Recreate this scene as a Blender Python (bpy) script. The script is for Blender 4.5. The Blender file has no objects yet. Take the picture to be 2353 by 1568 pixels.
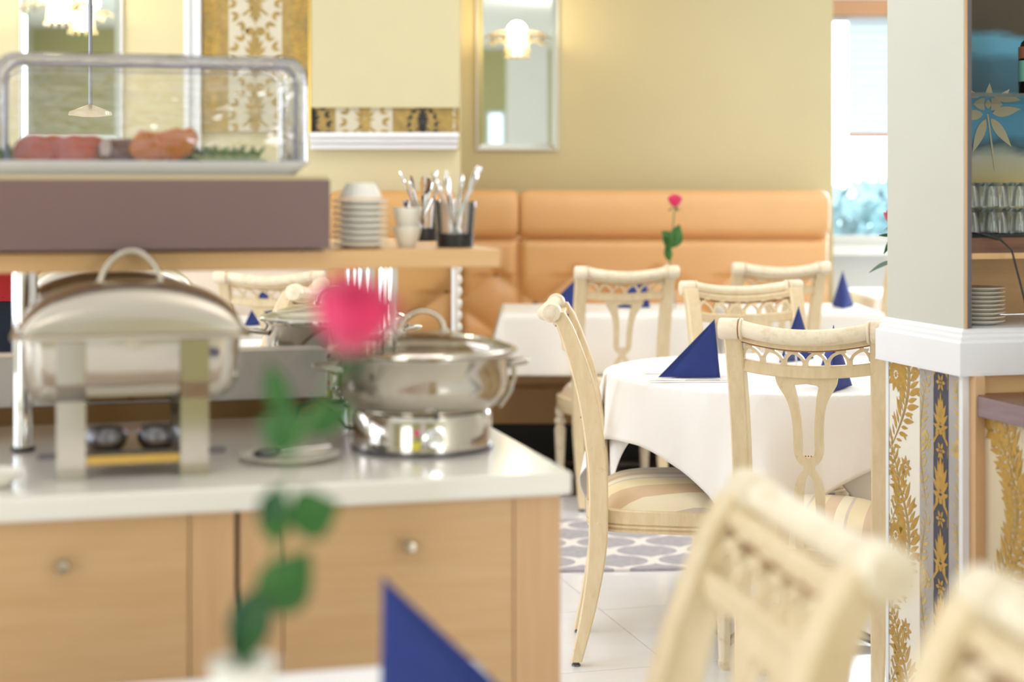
import bpy, bmesh, math, random
from mathutils import Vector, Matrix
random.seed(7)
PI = math.pi
sc = bpy.context.scene
COL = sc.collection

# ------------------------------------------------------------------ camera
F = 3800.0; CX = 1176.5; HY = 430.0; HC = 1.29
cam = bpy.data.cameras.new('camera'); camo = bpy.data.objects.new('camera', cam); COL.objects.link(camo)
camo.location = (0, 0, HC); camo.rotation_euler = (PI/2, 0, 0)
cam.sensor_width = 36.0; cam.lens = 36.0*F/2353
cam.shift_y = -(784-HY)/2353
cam.clip_start = .05
cam.dof.use_dof = True; cam.dof.focus_distance = 4.05; cam.dof.aperture_fstop = 2.3
sc.camera = camo

# ------------------------------------------------------------------ world, light, exposure
w = bpy.data.worlds.new('world'); sc.world = w; w.use_nodes = True
w.node_tree.nodes['Background'].inputs[0].default_value = (.72, .87, 1, 1)
w.node_tree.nodes['Background'].inputs[1].default_value = 6.0
sc.view_settings.view_transform = 'Standard'; sc.view_settings.look = 'None'
sc.view_settings.exposure = -0.03; sc.view_settings.gamma = 1.0
sc.view_settings.use_curve_mapping = False
sc.cycles.use_denoising = True
sc.cycles.max_bounces = 10; sc.cycles.transparent_max_bounces = 24
sc.cycles.sample_clamp_indirect = 6.0
sc.cycles.caustics_reflective = False; sc.cycles.caustics_refractive = False

def area(name, loc, rot, sx, sy, energy, col):
    l = bpy.data.lights.new(name, 'AREA'); l.shape = 'RECTANGLE'; l.size = sx; l.size_y = sy
    l.energy = energy; l.color = col
    o = bpy.data.objects.new(name, l); COL.objects.link(o); o.location = loc; o.rotation_euler = rot
    return o
COOL = (.76, .85, 1.0); WARM = (1.0, .965, .95)
area('left_window_light', (-4.85, 1.6, 1.6), (0, -PI/2, 0), 1.7, 2.6, 84, COOL)
area('left_window_light', (-4.85, 4.6, 1.6), (0, -PI/2, 0), 1.7, 2.6, 82, COOL)
area('rear_fill_light', (-2.5, -2.9, 1.35), (PI/2, 0, 0), 1.8, 2.2, 52, (.88, .93, 1))  # added front fill behind the camera, no window stands here
area('rear_fill_light', (3.35, -2.9, 1.35), (PI/2, 0, 0), 1.6, 2.2, 74, (.88, .93, 1))  # second added fill, brightens the sides facing the camera
area('far_window_light', (2.7, 9.35, 1.5), (-PI/2, 0, 0), 1.6, 1.1, 85, COOL)
for x, y, e in ((-3, 1, 3), (-.9, .6, 3), (1.9, .2, 3), (-2.6, 4.2, 5), (-.2, 3.9, 4), (2.6, 5.6, 7), (.3, 6.0, 7), (2.6, 7.2, 8)):
    area('ceiling_light', (x, y, 2.92), (0, 0, 0), .6, .6, e, WARM)
for x, y, e in ((-2.5, 2.5, 10), (.5, 2.5, 12), (.5, 5.6, 26), (-2.5, 5.0, 8), (3, 5.6, 22)):
    area('ceiling_uplight_fill', (x, y, 2.45), (PI, 0, 0), 1.0, 1.0, e, WARM)  # added upward fill that brightens the ceiling, no real lamps there

# ------------------------------------------------------------------ materials
def lin(c):
    return tuple(((v/255)/12.92 if v/255 <= .04045 else ((v/255+.055)/1.055)**2.4) for v in c) + (1.0,)
class N:
    def __init__(s, name):
        s.m = bpy.data.materials.new(name); s.m.use_nodes = True; s.t = s.m.node_tree
        s.b = s.t.nodes['Principled BSDF']
    def n(s, typ, **k):
        x = s.t.nodes.new(typ)
        for a, v in k.items(): setattr(x, a, v)
        return x
    def l(s, a, b): s.t.links.new(a, b)
    def math(s, op, a, b=None):
        x = s.n('ShaderNodeMath', operation=op)
        for i, v in enumerate((a, b)):
            if v is None: continue
            if isinstance(v, (int, float)): x.inputs[i].default_value = v
            else: s.l(v, x.inputs[i])
        return x.outputs[0]
    def mix(s, f, a, b):
        x = s.n('ShaderNodeMix', data_type='RGBA')
        for i, v in ((0, f), (6, a), (7, b)):
            if isinstance(v, (int, float)): x.inputs[i].default_value = v
            elif isinstance(v, tuple): x.inputs[i].default_value = v
            else: s.l(v, x.inputs[i])
        return x.outputs[2]
    def obj(s, scale=(1, 1, 1), rot=(0, 0, 0)):
        tc = s.n('ShaderNodeTexCoord'); mp = s.n('ShaderNodeMapping')
        mp.inputs['Scale'].default_value = scale; mp.inputs['Rotation'].default_value = rot
        s.l(tc.outputs['Object'], mp.inputs[0]); return mp.outputs[0]
    def noise(s, vec, scale=5, detail=3, rough=.5):
        x = s.n('ShaderNodeTexNoise'); x.inputs['Scale'].default_value = scale
        x.inputs['Detail'].default_value = detail; x.inputs['Roughness'].default_value = rough
        s.l(vec, x.inputs['Vector']); return x.outputs[0]
    def ramp(s, f, lo, hi):
        x = s.n('ShaderNodeMapRange'); x.inputs[1].default_value = lo; x.inputs[2].default_value = hi
        s.l(f, x.inputs[0]); return x.outputs[0]
    def bump(s, h, strength=.2, dist=.002):
        x = s.n('ShaderNodeBump'); x.inputs['Strength'].default_value = strength; x.inputs['Distance'].default_value = dist
        s.l(h, x.inputs['Height']); s.l(x.outputs[0], s.b.inputs['Normal'])
def mat(name, col, rough=.5, metal=0, spec=.5, var=.06, vscale=6, bump=0, bscale=200, coat=0, sheen=0, alpha=None):
    k = N(name); c = lin(col)
    if var:
        f = k.noise(k.obj(), vscale)
        d = tuple(v*(1-var*2) for v in c[:3])+(1,)
        k.l(k.mix(k.ramp(f, .3, .7), c, d), k.b.inputs['Base Color'])
    else: k.b.inputs['Base Color'].default_value = c
    k.b.inputs['Roughness'].default_value = rough; k.b.inputs['Metallic'].default_value = metal
    k.b.inputs['Specular IOR Level'].default_value = spec
    if coat: k.b.inputs['Coat Weight'].default_value = coat; k.b.inputs['Coat Roughness'].default_value = .1
    if sheen: k.b.inputs['Sheen Weight'].default_value = sheen
    if bump: k.bump(k.noise(k.obj(), bscale, 2), bump, .001)
    return k.m
def wood(name, c1, c2, rough=.4, scale=(1, 22, 22), coat=0):
    k = N(name); v = k.obj(scale)
    f = k.noise(v, 3.0, 6, .65); g = k.noise(v, 11, 3, .6)
    h = k.math('ADD', k.math('MULTIPLY', f, .7), k.math('MULTIPLY', g, .3))
    k.l(k.mix(k.ramp(h, .34, .66), lin(c1), lin(c2)), k.b.inputs['Base Color'])
    k.b.inputs['Roughness'].default_value = rough
    if coat: k.b.inputs['Coat Weight'].default_value = coat
    k.bump(h, .12, .001)
    return k.m
def glass(name, tint=(1, 1, 1), gl=.9, rough=.02, ior=1.45, base=.03, boost=1.0):
    m = bpy.data.materials.new(name); m.use_nodes = True; t = m.node_tree; t.nodes.clear()
    o = t.nodes.new('ShaderNodeOutputMaterial'); mx = t.nodes.new('ShaderNodeMixShader')
    tr = t.nodes.new('ShaderNodeBsdfTransparent'); tr.inputs[0].default_value = tint+(1,)
    g = t.nodes.new('ShaderNodeBsdfGlossy'); g.inputs['Roughness'].default_value = rough
    g.inputs[0].default_value = (gl, gl, gl, 1)
    fr = t.nodes.new('ShaderNodeFresnel'); fr.inputs[0].default_value = ior
    ma = t.nodes.new('ShaderNodeMath'); ma.operation = 'MULTIPLY_ADD'
    t.links.new(fr.outputs[0], ma.inputs[0]); ma.inputs[1].default_value = boost; ma.inputs[2].default_value = base
    ma.use_clamp = True
    t.links.new(ma.outputs[0], mx.inputs[0]); t.links.new(tr.outputs[0], mx.inputs[1]); t.links.new(g.outputs[0], mx.inputs[2])
    t.links.new(mx.outputs[0], o.inputs[0]); return m
def emit(name, col, s):
    k = N(name); k.b.inputs['Emission Color'].default_value = lin(col); k.b.inputs['Emission Strength'].default_value = s
    k.b.inputs['Base Color'].default_value = lin(col); return k.m

M = {}
M['wall'] = mat('wall_paint', (215, 203, 160), .75, var=.02, vscale=1.2)
M['wallpanel'] = mat('wall_panel_paint', (206, 196, 154), .6, var=.01)
M['wallhid'] = mat('room_paint', (228, 224, 212), .8, var=.01)
M['wallolive'] = mat('olive_room_paint', (196, 190, 140), .8, var=.01)
M['peach'] = mat('peach_white_panelling', (232, 214, 192), .5, var=.02)
M['ceil'] = mat('ceiling_paint', (242, 242, 240), .9, var=0)
M['white'] = mat('white_lacquer', (244, 243, 240), .3, var=.01)
M['whitet'] = mat('white_trim', (240, 240, 240), .35, var=.01)
M['column'] = mat('column_paint', (203, 201, 186), .6, var=.01)
M['corian'] = mat('white_worktop', (240, 234, 220), .16, var=.01)
M['cloth'] = mat('table_linen', (246, 241, 233), .85, var=.01, bump=.06, bscale=500, sheen=.2)
k = N('table_linen_folds'); k.b.inputs['Base Color'].default_value = lin((246, 241, 234)); k.b.inputs['Roughness'].default_value = .85
nf_ = k.noise(k.obj((1, 1, .6), (.3, .5, .2)), 5.5, 1.5, .5); vo_ = k.n('ShaderNodeTexVoronoi'); vo_.inputs['Scale'].default_value = 5.0; vo_.feature = 'F1'
k.l(k.obj((1, 1, .55)), vo_.inputs['Vector'])
k.bump(k.math('ADD', nf_, k.math('MULTIPLY', vo_.outputs['Distance'], .55)), .55, .035); M['clothr'] = k.m
M['porc'] = mat('porcelain', (246, 241, 226), .15, var=0, coat=.3)
M['porcw'] = mat('white_melamine', (238, 242, 252), .2, var=0)
M['navy'] = mat('navy_paper_napkin', (46, 62, 132), .85, var=.05, vscale=40, bump=.1, bscale=600)
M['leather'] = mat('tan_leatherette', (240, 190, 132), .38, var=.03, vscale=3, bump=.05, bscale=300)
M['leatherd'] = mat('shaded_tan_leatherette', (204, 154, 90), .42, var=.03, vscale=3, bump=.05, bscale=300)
M['buttonl'] = mat('brown_button', (128, 84, 40), .5, var=0)
M['beech'] = wood('beech_veneer', (216, 178, 130), (204, 162, 112), .42, (.8, 16, 16))
M['beechv'] = wood('beech_veneer_upright', (218, 178, 132), (206, 162, 114), .42, (16, 16, .8))
M['maple'] = wood('maple_shelf', (232, 186, 128), (220, 170, 108), .4, (.8, 16, 16))
M['mauve'] = mat('mauve_brown_laminate', (124, 96, 90), .45, var=.05, vscale=2)
M['board'] = mat('pale_board', (216, 196, 150), .5, var=.03)
M['walnut'] = wood('walnut', (128, 84, 56), (96, 60, 40), .4, (1, 20, 20))
M['walnutg'] = wood('greyed_walnut_edge', (150, 128, 130), (128, 106, 108), .45, (10, 1.5, 20))
M['lightwood'] = wood('oak_panel', (226, 186, 132), (214, 172, 116), .45, (1, 14, 14))
M['oakv'] = wood('oak_upright', (222, 184, 140), (208, 168, 120), .45, (14, 14, 1))
M['darkfloor'] = wood('dark_floor', (96, 76, 60), (74, 56, 44), .35, (1, 14, 14))
M['chrome'] = mat('chrome', (225, 224, 222), .06, metal=1, var=0)
M['steel'] = mat('polished_steel', (200, 192, 180), .11, metal=1, var=0)
M['steelb'] = mat('brushed_steel', (198, 188, 172), .24, metal=1, var=0)
M['steeld'] = mat('dark_steel', (110, 108, 110), .3, metal=1, var=0)
M['brass'] = mat('brass', (214, 176, 96), .22, metal=1, var=0)
M['mirror'] = mat('mirror_glass', (222, 226, 214), .02, metal=1, var=0)
M['black'] = mat('black_plastic', (26, 26, 28), .4, var=0)
M['seam'] = mat('dark_joint', (60, 54, 58), .7, var=0)
M['brown'] = mat('brown_strip', (136, 102, 48), .5, var=.05)
M['glass'] = glass('clear_glass', (.98, .99, .99), base=.015, boost=.6)
M['acrylic'] = glass('clear_acrylic', (.98, .98, .97), base=.05, boost=1.2, rough=.03)
t_ = M['acrylic'].node_tree; tc_ = t_.nodes.new('ShaderNodeTexCoord'); mp_ = t_.nodes.new('ShaderNodeMapping'); mp_.inputs['Scale'].default_value = (5, 5, 22)
nz_ = t_.nodes.new('ShaderNodeTexNoise'); nz_.inputs['Scale'].default_value = 2.2; nz_.inputs['Detail'].default_value = 2
bp_ = t_.nodes.new('ShaderNodeBump'); bp_.inputs['Strength'].default_value = .9; bp_.inputs['Distance'].default_value = .012
t_.links.new(tc_.outputs['Object'], mp_.inputs[0]); t_.links.new(mp_.outputs[0], nz_.inputs['Vector']); t_.links.new(nz_.outputs[0], bp_.inputs['Height'])
for n_ in t_.nodes:
    if n_.type == 'BSDF_GLOSSY': t_.links.new(bp_.outputs[0], n_.inputs['Normal'])
M['acredge'] = glass('acrylic_edge', (.86, .87, .92), base=.1, boost=1.2, rough=.06)
M['acrdark'] = mat('acrylic_seam', (112, 112, 132), .3, var=0)
M['lidglass'] = glass('lid_glass', (.93, .91, .84), base=.08, boost=.7, rough=.06, ior=1.2)
M['smoke'] = glass('tinted_glass', (.93, .93, .93), base=.06, boost=1.3)
M['greenglass'] = glass('green_glass_edge', (.35, .62, .52), base=.12)
M['pane'] = glass('window_pane', (.97, .99, 1), base=.02)
M['tomato'] = mat('tomato', (214, 70, 48), .3, var=.12, vscale=60)
M['tomatoi'] = mat('tomato_flesh', (226, 88, 62), .3, var=.12, vscale=90)
M['onion'] = mat('beetroot_skin', (112, 26, 40), .35, var=.1, vscale=40)
M['onioni'] = mat('radish_flesh', (240, 214, 210), .4, var=.03)
M['carrot'] = mat('carrot', (250, 134, 22), .4, var=.06, vscale=40)
M['olive'] = mat('olive', (70, 62, 38), .3, var=.1, vscale=40)
M['lettuce'] = mat('lettuce', (92, 140, 44), .5, var=.2, vscale=60)
M['cucumber'] = mat('cucumber_flesh', (206, 222, 160), .4, var=.05, vscale=60)
M['leaf'] = mat('rose_leaf', (46, 106, 26), .45, var=.18, vscale=30)
M['leafd'] = mat('dark_rose_leaf', (28, 86, 44), .45, var=.18, vscale=30)
M['stem'] = mat('rose_stem', (92, 140, 62), .5, var=.1)
M['petal'] = mat('pink_petal', (236, 32, 98), .5, var=.12, vscale=50, sheen=.3)
M['petalr'] = mat('crimson_petal', (206, 24, 64), .5, var=.12, vscale=50, sheen=.3)
M['sepal'] = mat('sepal', (50, 40, 30), .5, var=.05)
M['gold'] = mat('gold_print', (198, 158, 72), .38, metal=.35, var=.12, vscale=60)
M['goldl'] = mat('pale_gold_print', (214, 184, 108), .42, metal=.25, var=.12, vscale=60)
M['wpcream'] = mat('wallpaper_cream', (240, 234, 218), .6, var=.02)
M['wpsilver'] = mat('wallpaper_silver', (208, 199, 174), .5, var=.03)
M['wpgrey'] = mat('wallpaper_grey', (178, 172, 166), .55, var=.04, vscale=20)
M['wpnavy'] = mat('wallpaper_navy', (62, 64, 80), .5, var=.05, vscale=20)
M['wpbar'] = mat('wallpaper_sand', (222, 206, 172), .6, var=.03)
M['wpgold'] = mat('wallpaper_old_gold', (176, 146, 76), .5, var=.16, vscale=30)
M['blind'] = mat('white_blind', (250, 252, 255), .8, var=0)
k = N('backlit_blind_cloth'); tr_ = k.n('ShaderNodeBsdfTranslucent'); tr_.inputs[0].default_value = (.9, .95, 1, 1)
mx_ = k.n('ShaderNodeMixShader'); mx_.inputs[0].default_value = .55
k.b.inputs['Base Color'].default_value = (.92, .95, 1, 1); k.b.inputs['Roughness'].default_value = .9
k.l(k.b.outputs[0], mx_.inputs[1]); k.l(tr_.outputs[0], mx_.inputs[2]); k.l(mx_.outputs[0], k.t.nodes['Material Output'].inputs[0]); M['blind'] = k.m
M['tanrail'] = mat('tan_rail', (206, 158, 122), .6, var=0)
M['daylight'] = emit('daylight_pane', (205, 230, 255), 2.5)
M['lidback'] = mat('pale_lid_backing', (228, 216, 172), .5, var=.12, vscale=25)
M['bulb'] = emit('lamp_glow', (255, 236, 190), 14)
M['red'] = mat('red_fabric', (168, 34, 34), .9, var=.08)
M['navyf'] = mat('dark_navy_fabric', (28, 38, 56), .9, var=.08)
M['ink'] = mat('ink_dark', (34, 32, 30), .6, var=0)
M['decal'] = mat('cream_leaf_decal', (216, 206, 168), .6, var=.04)
M['pink_sticker'] = mat('pink_sticker', (224, 60, 110), .5, var=0)
M['yellow_sticker'] = mat('yellow_sticker', (232, 216, 60), .5, var=0)
M['greenscreen'] = mat('bottle_label', (150, 220, 196), .5, var=0)
M['bottle'] = mat('bottle_glass', (44, 30, 26), .12, var=0)
M['liquor'] = mat('bottle_neck_foil', (186, 120, 86), .35, var=0)
M['hedge'] = mat('garden_leaves', (150, 178, 178), .8, var=.3, vscale=4)
M['lawn'] = mat('garden_ground', (150, 190, 190), .9, var=.1)
# chair paint: cream with brown antique glaze worn into it
k = N('antique_cream_paint')
f1 = k.noise(k.obj((9, 9, 2.2)), 6, 5, .65); f2 = k.noise(k.obj((1, 1, 1)), 38, 4, .6)
c = k.mix(k.ramp(f1, .35, .75), lin((237, 217, 178)), lin((225, 200, 152)))
c = k.mix(k.math('MULTIPLY', k.ramp(f2, .62, .74), .35), c, lin((190, 152, 100)))
k.l(c, k.b.inputs['Base Color']); k.b.inputs['Roughness'].default_value = .42
k.b.inputs['Coat Weight'].default_value = .15; k.bump(f2, .08, .001); M['cream'] = k.m
k = N('antique_cream_paint_worn')
f2 = k.noise(k.obj((1, 1, 1)), 30, 5, .7)
c = k.mix(k.math('MULTIPLY', k.ramp(f2, .5, .62), .4), lin((240, 226, 196)), lin((210, 180, 132)))
k.l(c, k.b.inputs['Base Color']); k.b.inputs['Roughness'].default_value = .4; k.bump(f2, .08, .001); M['creamw'] = k.m
M['glaze'] = mat('brown_antique_glaze', (160, 112, 66), .5, var=.1, vscale=60)
# striped seat fabric
k = N('striped_seat_fabric'); tc = k.n('ShaderNodeTexCoord'); sp = k.n('ShaderNodeSeparateXYZ'); k.l(tc.outputs['Object'], sp.inputs[0])
fx = k.math('FRACT', k.math('ADD', k.math('MULTIPLY', sp.outputs[0], 9.5), 20.2))
a1 = k.math('GREATER_THAN', fx, .36); a2 = k.math('GREATER_THAN', fx, .68); a3 = k.math('GREATER_THAN', fx, .93)
c = k.mix(a1, lin((242, 222, 172)), lin((222, 190, 148))); c = k.mix(a2, c, lin((246, 232, 196))); c = k.mix(a3, c, lin((214, 196, 176)))
k.l(c, k.b.inputs['Base Color']); k.b.inputs['Roughness'].default_value = .38; k.b.inputs['Sheen Weight'].default_value = .3
M['seat'] = k.m
# floor tile
k = N('polished_tile'); tc = k.n('ShaderNodeTexCoord')
ge = k.n('ShaderNodeObjectInfo')
f = k.noise(k.obj((1, 3, 1)), 2.5, 6, .7)
c = k.mix(k.ramp(f, .35, .7), lin((252, 252, 252)), lin((246, 244, 243)))
k.l(c, k.b.inputs['Base Color']); k.b.inputs['Roughness'].default_value = .12; k.b.inputs['Specular IOR Level'].default_value = .7
M['tile'] = k.m
M['grout'] = mat('grout', (176, 170, 166), .9, var=.02)
# rug trellis
k = N('trellis_rug'); tc = k.n('ShaderNodeTexCoord'); sp = k.n('ShaderNodeSeparateXYZ'); k.l(tc.outputs['Object'], sp.inputs[0])
W_, H_ = .25, .30
co = k.math('COSINE', k.math('MULTIPLY', sp.outputs[1], 2*PI/H_))
cs = k.math('MULTIPLY', k.math('SIGN', co), k.math('POWER', k.math('ABSOLUTE', co), .6))
def fam(sign, off):
    u = k.math('ADD', k.math('DIVIDE', sp.outputs[0], W_), 40+off)
    u = k.math('ADD', u, k.math('MULTIPLY', cs, .25*sign))
    return k.math('ABSOLUTE', k.math('SUBTRACT', k.math('FRACT', u), .5))
d = k.math('MINIMUM', fam(1, 0), fam(-1, .5))
line = k.math('LESS_THAN', d, .075)
fz = k.noise(k.obj(), 60, 3)
c = k.mix(k.ramp(fz, .3, .7), lin((184, 180, 184)), lin((166, 162, 166)))
k.l(k.mix(line, c, lin((236, 230, 222))), k.b.inputs['Base Color']); k.b.inputs['Roughness'].default_value = .95
k.bump(fz, .5, .003); M['rug'] = k.m
# cabinet back: broad colour bands with wavering edges
k = N('colour_band_panel'); tc = k.n('ShaderNodeTexCoord'); sp = k.n('ShaderNodeSeparateXYZ'); k.l(tc.outputs['Object'], sp.inputs[0])
z = k.math('ADD', sp.outputs[2], k.math('MULTIPLY', k.math('SUBTRACT', k.noise(k.obj((2, 2, 5)), 3, 3), .5), .05))
rp = k.n('ShaderNodeValToRGB'); rp.color_ramp.interpolation = 'LINEAR'
els = [(0, (196, 178, 138)), (.20, (222, 200, 140)), (.30, (206, 205, 180)), (.335, (60, 100, 110)), (.37, (80, 160, 195)), (.5, (95, 175, 210)), (.54, (62, 110, 128)), (.66, (66, 120, 140)), (.70, (104, 178, 206)), (.745, (104, 178, 206)), (.775, (78, 70, 50)), (1, (84, 76, 56))]
rp.color_ramp.elements[0].color = lin(els[0][1]); rp.color_ramp.elements[1].color = lin(els[-1][1])
for p, cc in els[1:-1]:
    e = rp.color_ramp.elements.new(p); e.color = lin(cc)
k.l(k.math('MULTIPLY', z, 1/.6), rp.inputs[0]); k.l(rp.outputs[0], k.b.inputs['Base Color']); k.b.inputs['Roughness'].default_value = .15
M['print'] = k.m

# ------------------------------------------------------------------ mesh helpers
class MB:
    def __init__(s): s.v = []; s.f = []
    def add(s, vs, fs, mtx=None):
        b = len(s.v)
        for p in vs: s.v.append(tuple(mtx @ Vector(p)) if mtx else tuple(p))
        for f in fs: s.f.append(tuple(b+i for i in f))
        return s
    def box(s, x0, x1, y0, y1, z0, z1, mtx=None):
        v = [(x, y, z) for z in (z0, z1) for y in (y0, y1) for x in (x0, x1)]
        return s.add(v, [(0, 2, 3, 1), (4, 5, 7, 6), (0, 1, 5, 4), (2, 6, 7, 3), (0, 4, 6, 2), (1, 3, 7, 5)], mtx)
    def rings(s, rings, cap=(True, True), closed=True, mtx=None):
        n = len(rings[0]); v = [p for r in rings for p in r]; f = []
        for i in range(len(rings)-1):
            for j in range(n if closed else n-1):
                a, b = i*n+j, i*n+(j+1) % n
                f.append((a, b, b+n, a+n))
        if cap[0]: f.append(tuple(range(n))[::-1])
        if cap[1]: f.append(tuple(range((len(rings)-1)*n, len(rings)*n)))
        return s.add(v, f, mtx)
    def lathe(s, prof, seg=32, c=(0, 0, 0), mtx=None, flute=None, cap=(True, True)):
        rr = []
        for i, (r, z) in enumerate(prof):
            fl = flute(i) if flute else 0
            rr.append([(c[0]+r*(1+fl*math.cos(8*2*PI*j/seg))*math.cos(2*PI*j/seg), c[1]+r*(1+fl*math.cos(8*2*PI*j/seg))*math.sin(2*PI*j/seg), c[2]+z) for j in range(seg)])
        return s.rings(rr, cap, mtx=mtx)
    def tube(s, path, r, seg=10, closed=False, mtx=None, flat=None):
        P = [Vector(p) for p in path]; n = len(P); rr = []; up = None
        for i in range(n):
            if closed: t = P[(i+1) % n]-P[i-1]
            else: t = P[min(i+1, n-1)]-P[max(i-1, 0)]
            t.normalize()
            if up is None:
                up = Vector((0, 0, 1)) if abs(t.z) < .9 else Vector((1, 0, 0))
            u = up-t*up.dot(t); u.normalize(); w_ = t.cross(u); up = u
            rad = r[i] if isinstance(r, (list, tuple)) else r
            a, b = (rad, rad) if not flat else (rad*flat[0], rad*flat[1])
            rr.append([tuple(P[i]+u*a*math.cos(2*PI*j/seg)+w_*b*math.sin(2*PI*j/seg)) for j in range(seg)])
        if closed: rr.append(rr[0])
        return s.rings(rr, (not closed, not closed), mtx=mtx)
    def prism(s, poly, z0, z1, mtx=None):
        return s.rings([[(x, y, z0) for x, y in poly], [(x, y, z1) for x, y in poly]], mtx=mtx)
    def ball(s, c, rx, ry=None, rz=None, seg=14, mtx=None):
        ry = ry or rx; rz = rz or rx; rr = []
        m = seg//2
        for i in range(1, m):
            a = -PI/2+PI*i/m
            rr.append([(c[0]+rx*math.cos(a)*math.cos(2*PI*j/seg), c[1]+ry*math.cos(a)*math.sin(2*PI*j/seg), c[2]+rz*math.sin(a)) for j in range(seg)])
        return s.rings(rr, mtx=mtx)
    def build(s, name, m, parent=None, smooth=True, angle=40, bevel=0, solid=0, loc=None, keep=False):
        me = bpy.data.meshes.new(name); me.from_pydata(s.v, [], s.f)
        if not keep:
            bm = bmesh.new(); bm.from_mesh(me); bmesh.ops.recalc_face_normals(bm, faces=bm.faces); bm.to_mesh(me); bm.free()
        me.materials.append(M[m] if isinstance(m, str) else m)
        if smooth:
            me.shade_smooth(); me.set_sharp_from_angle(angle=math.radians(angle))
        o = bpy.data.objects.new(name, me); COL.objects.link(o)
        if parent: o.parent = parent
        if loc: o.location = loc
        if bevel:
            b = o.modifiers.new('bevel', 'BEVEL'); b.width = bevel; b.segments = 2; b.limit_method = 'ANGLE'; b.angle_limit = math.radians(50)
        if solid:
            b = o.modifiers.new('solid', 'SOLIDIFY'); b.thickness = solid
        return o
def tag(o, label, cat, group=None, kind=None):
    if label: o['label'] = label
    if cat: o['category'] = cat
    if group: o['group'] = group
    if kind: o['kind'] = kind
    return o
def struct(o): o['kind'] = 'structure'; return o
def thing(name, label, cat, loc=(0, 0, 0), rz=0, group=None, parent=None):
    o = bpy.data.objects.new(name, None); COL.objects.link(o); o.location = loc; o.rotation_euler = (0, 0, rz)
    return tag(o, label, cat, group)
KIDS = {}
def kids(o): return [c for c in bpy.data.objects if c.parent == o]
def dup(root, loc, rz, label, group=None, scale=None):
    r = root.copy(); COL.objects.link(r); r.location = loc; r.rotation_euler = (0, 0, rz); r['label'] = label
    if group: r['group'] = group
    if scale: r.scale = scale
    for ch in kids(root):
        c_ = ch.copy(); COL.objects.link(c_); c_.parent = r
        for g in kids(ch):
            d_ = g.copy(); COL.objects.link(d_); d_.parent = c_
    return r
def lerp(a, b, t): return a+(b-a)*t
def interp(tab, x):
    if x <= tab[0][0]: return tab[0][1]
    for (x0, y0), (x1, y1) in zip(tab, tab[1:]):
        if x <= x1:
            t = (x-x0)/(x1-x0); t = t
            return y0+(y1-y0)*t
    return tab[-1][1]
def smooth_tab(tab):
    # Catmull-Rom through the table
    def fn(x):
        n = len(tab)
        if x <= tab[0][0]: return tab[0][1]
        if x >= tab[-1][0]: return tab[-1][1]
        for i in range(n-1):
            if x <= tab[i+1][0]:
                x0, y0 = tab[i]; x1, y1 = tab[i+1]; h = x1-x0; t = (x-x0)/h
                m0 = (y1-tab[i-1][1])/(x1-tab[i-1][0])*h if i > 0 else (y1-y0)
                m1 = (tab[i+2][1]-y0)/(tab[i+2][0]-x0)*h if i+2 < n else (y1-y0)
                return (2*t**3-3*t*t+1)*y0+(t**3-2*t*t+t)*m0+(-2*t**3+3*t*t)*y1+(t**3-t*t)*m1
    return fn
TH = math.radians(15.0); E1 = Vector((math.cos(TH), math.sin(TH), 0)); E2 = Vector((-math.sin(TH), math.cos(TH), 0))

# ------------------------------------------------------------------ room shell
fl = struct(MB().box(-5.2, 4.4, -3.2, 9.8, -.12, -.004).build('floor', 'grout', smooth=False))
T = .6; tile_me = None
cnt = 0
for i in range(-3, 11):
    for j in range(-1, 12):
        c0 = Vector((.1, 2.2, 0))+E1*(i*T)+E2*(j*T)
        if not (-1.5 < c0.x < 4.2 and 2.4 < c0.y < 7.3): continue
        if c0.y > 6.62: continue
        if tile_me is None:
            o = MB().box(-T/2+.0012, T/2-.0012, -T/2+.0012, T/2-.0012, -.004, 0).build('tile', 'tile', fl, smooth=False)
            tile_me = o.data
        else:
            o = bpy.data.objects.new('tile', tile_me); COL.objects.link(o); o.parent = fl
        o.location = c0+Vector((0, 0, random.uniform(-.0003, 0))); o.rotation_euler = (0, 0, TH+random.choice((0, PI/2, PI)))
rest = MB()
for (x0, x1, y0, y1) in ((-5.1, -1.75, -3.1, 9.6), (-1.75, 4.3, -3.1, 2.15)):
    rest.box(x0, x1, y0, y1, -.004, -.0006)
rest.build('floor_covering', 'tile', fl, smooth=False)
pl = None
for i in range(14):
    for j in range(4):
        x0 = -1.7+i*.42+(j % 2)*.2; y0 = 6.9+j*.26
        if pl is None:
            o = MB().box(0, .418, 0, .258, -.003, .002).build('plank', 'darkfloor', fl, smooth=False); pl = o.data
        else:
            o = bpy.data.objects.new('plank', pl); COL.objects.link(o); o.parent = fl
        o.location = (x0, y0, 0)
MB().box(-1.75, 4.3, 7.94, 9.5, -.003, .0015).build('dark_floor_strip', 'darkfloor', fl, smooth=False)
struct(MB().box(-5.2, 4.4, -3.2, 9.8, 2.95, 3.05).build('ceiling', 'ceil', smooth=False))
struct(MB().box(-5.1, -5.0, -3.1, 7.24, 0, 2.95).build('wall_left', 'wallhid', smooth=False))
struct(MB().box(4.3, 4.4, -3.1, 9.7, 0, 2.95).build('wall_right', 'wallhid', smooth=False))
struct(MB().box(-5.1, 4.4, -3.1, -3.0, 0, 2.95).build('wall_front', 'wallolive', smooth=False))
struct(MB().box(-.06, .40, -1.6, -1.3, 0, 2.95).build('column_behind', 'white', smooth=False, bevel=.01))
struct(MB().box(-.267, 1.65, 8.5, 8.62, 0, 2.95).box(1.55, 1.65, 8.62, 9.6, 0, 2.95).build('wall_back', 'wall', smooth=False))
lw = struct(MB().box(-5.0, -.225, 7.14, 7.26, 0, 2.95).box(-.395, -.275, 7.26, 8.5, 0, 2.95).build('wall_partition', 'wall', smooth=False))
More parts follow.
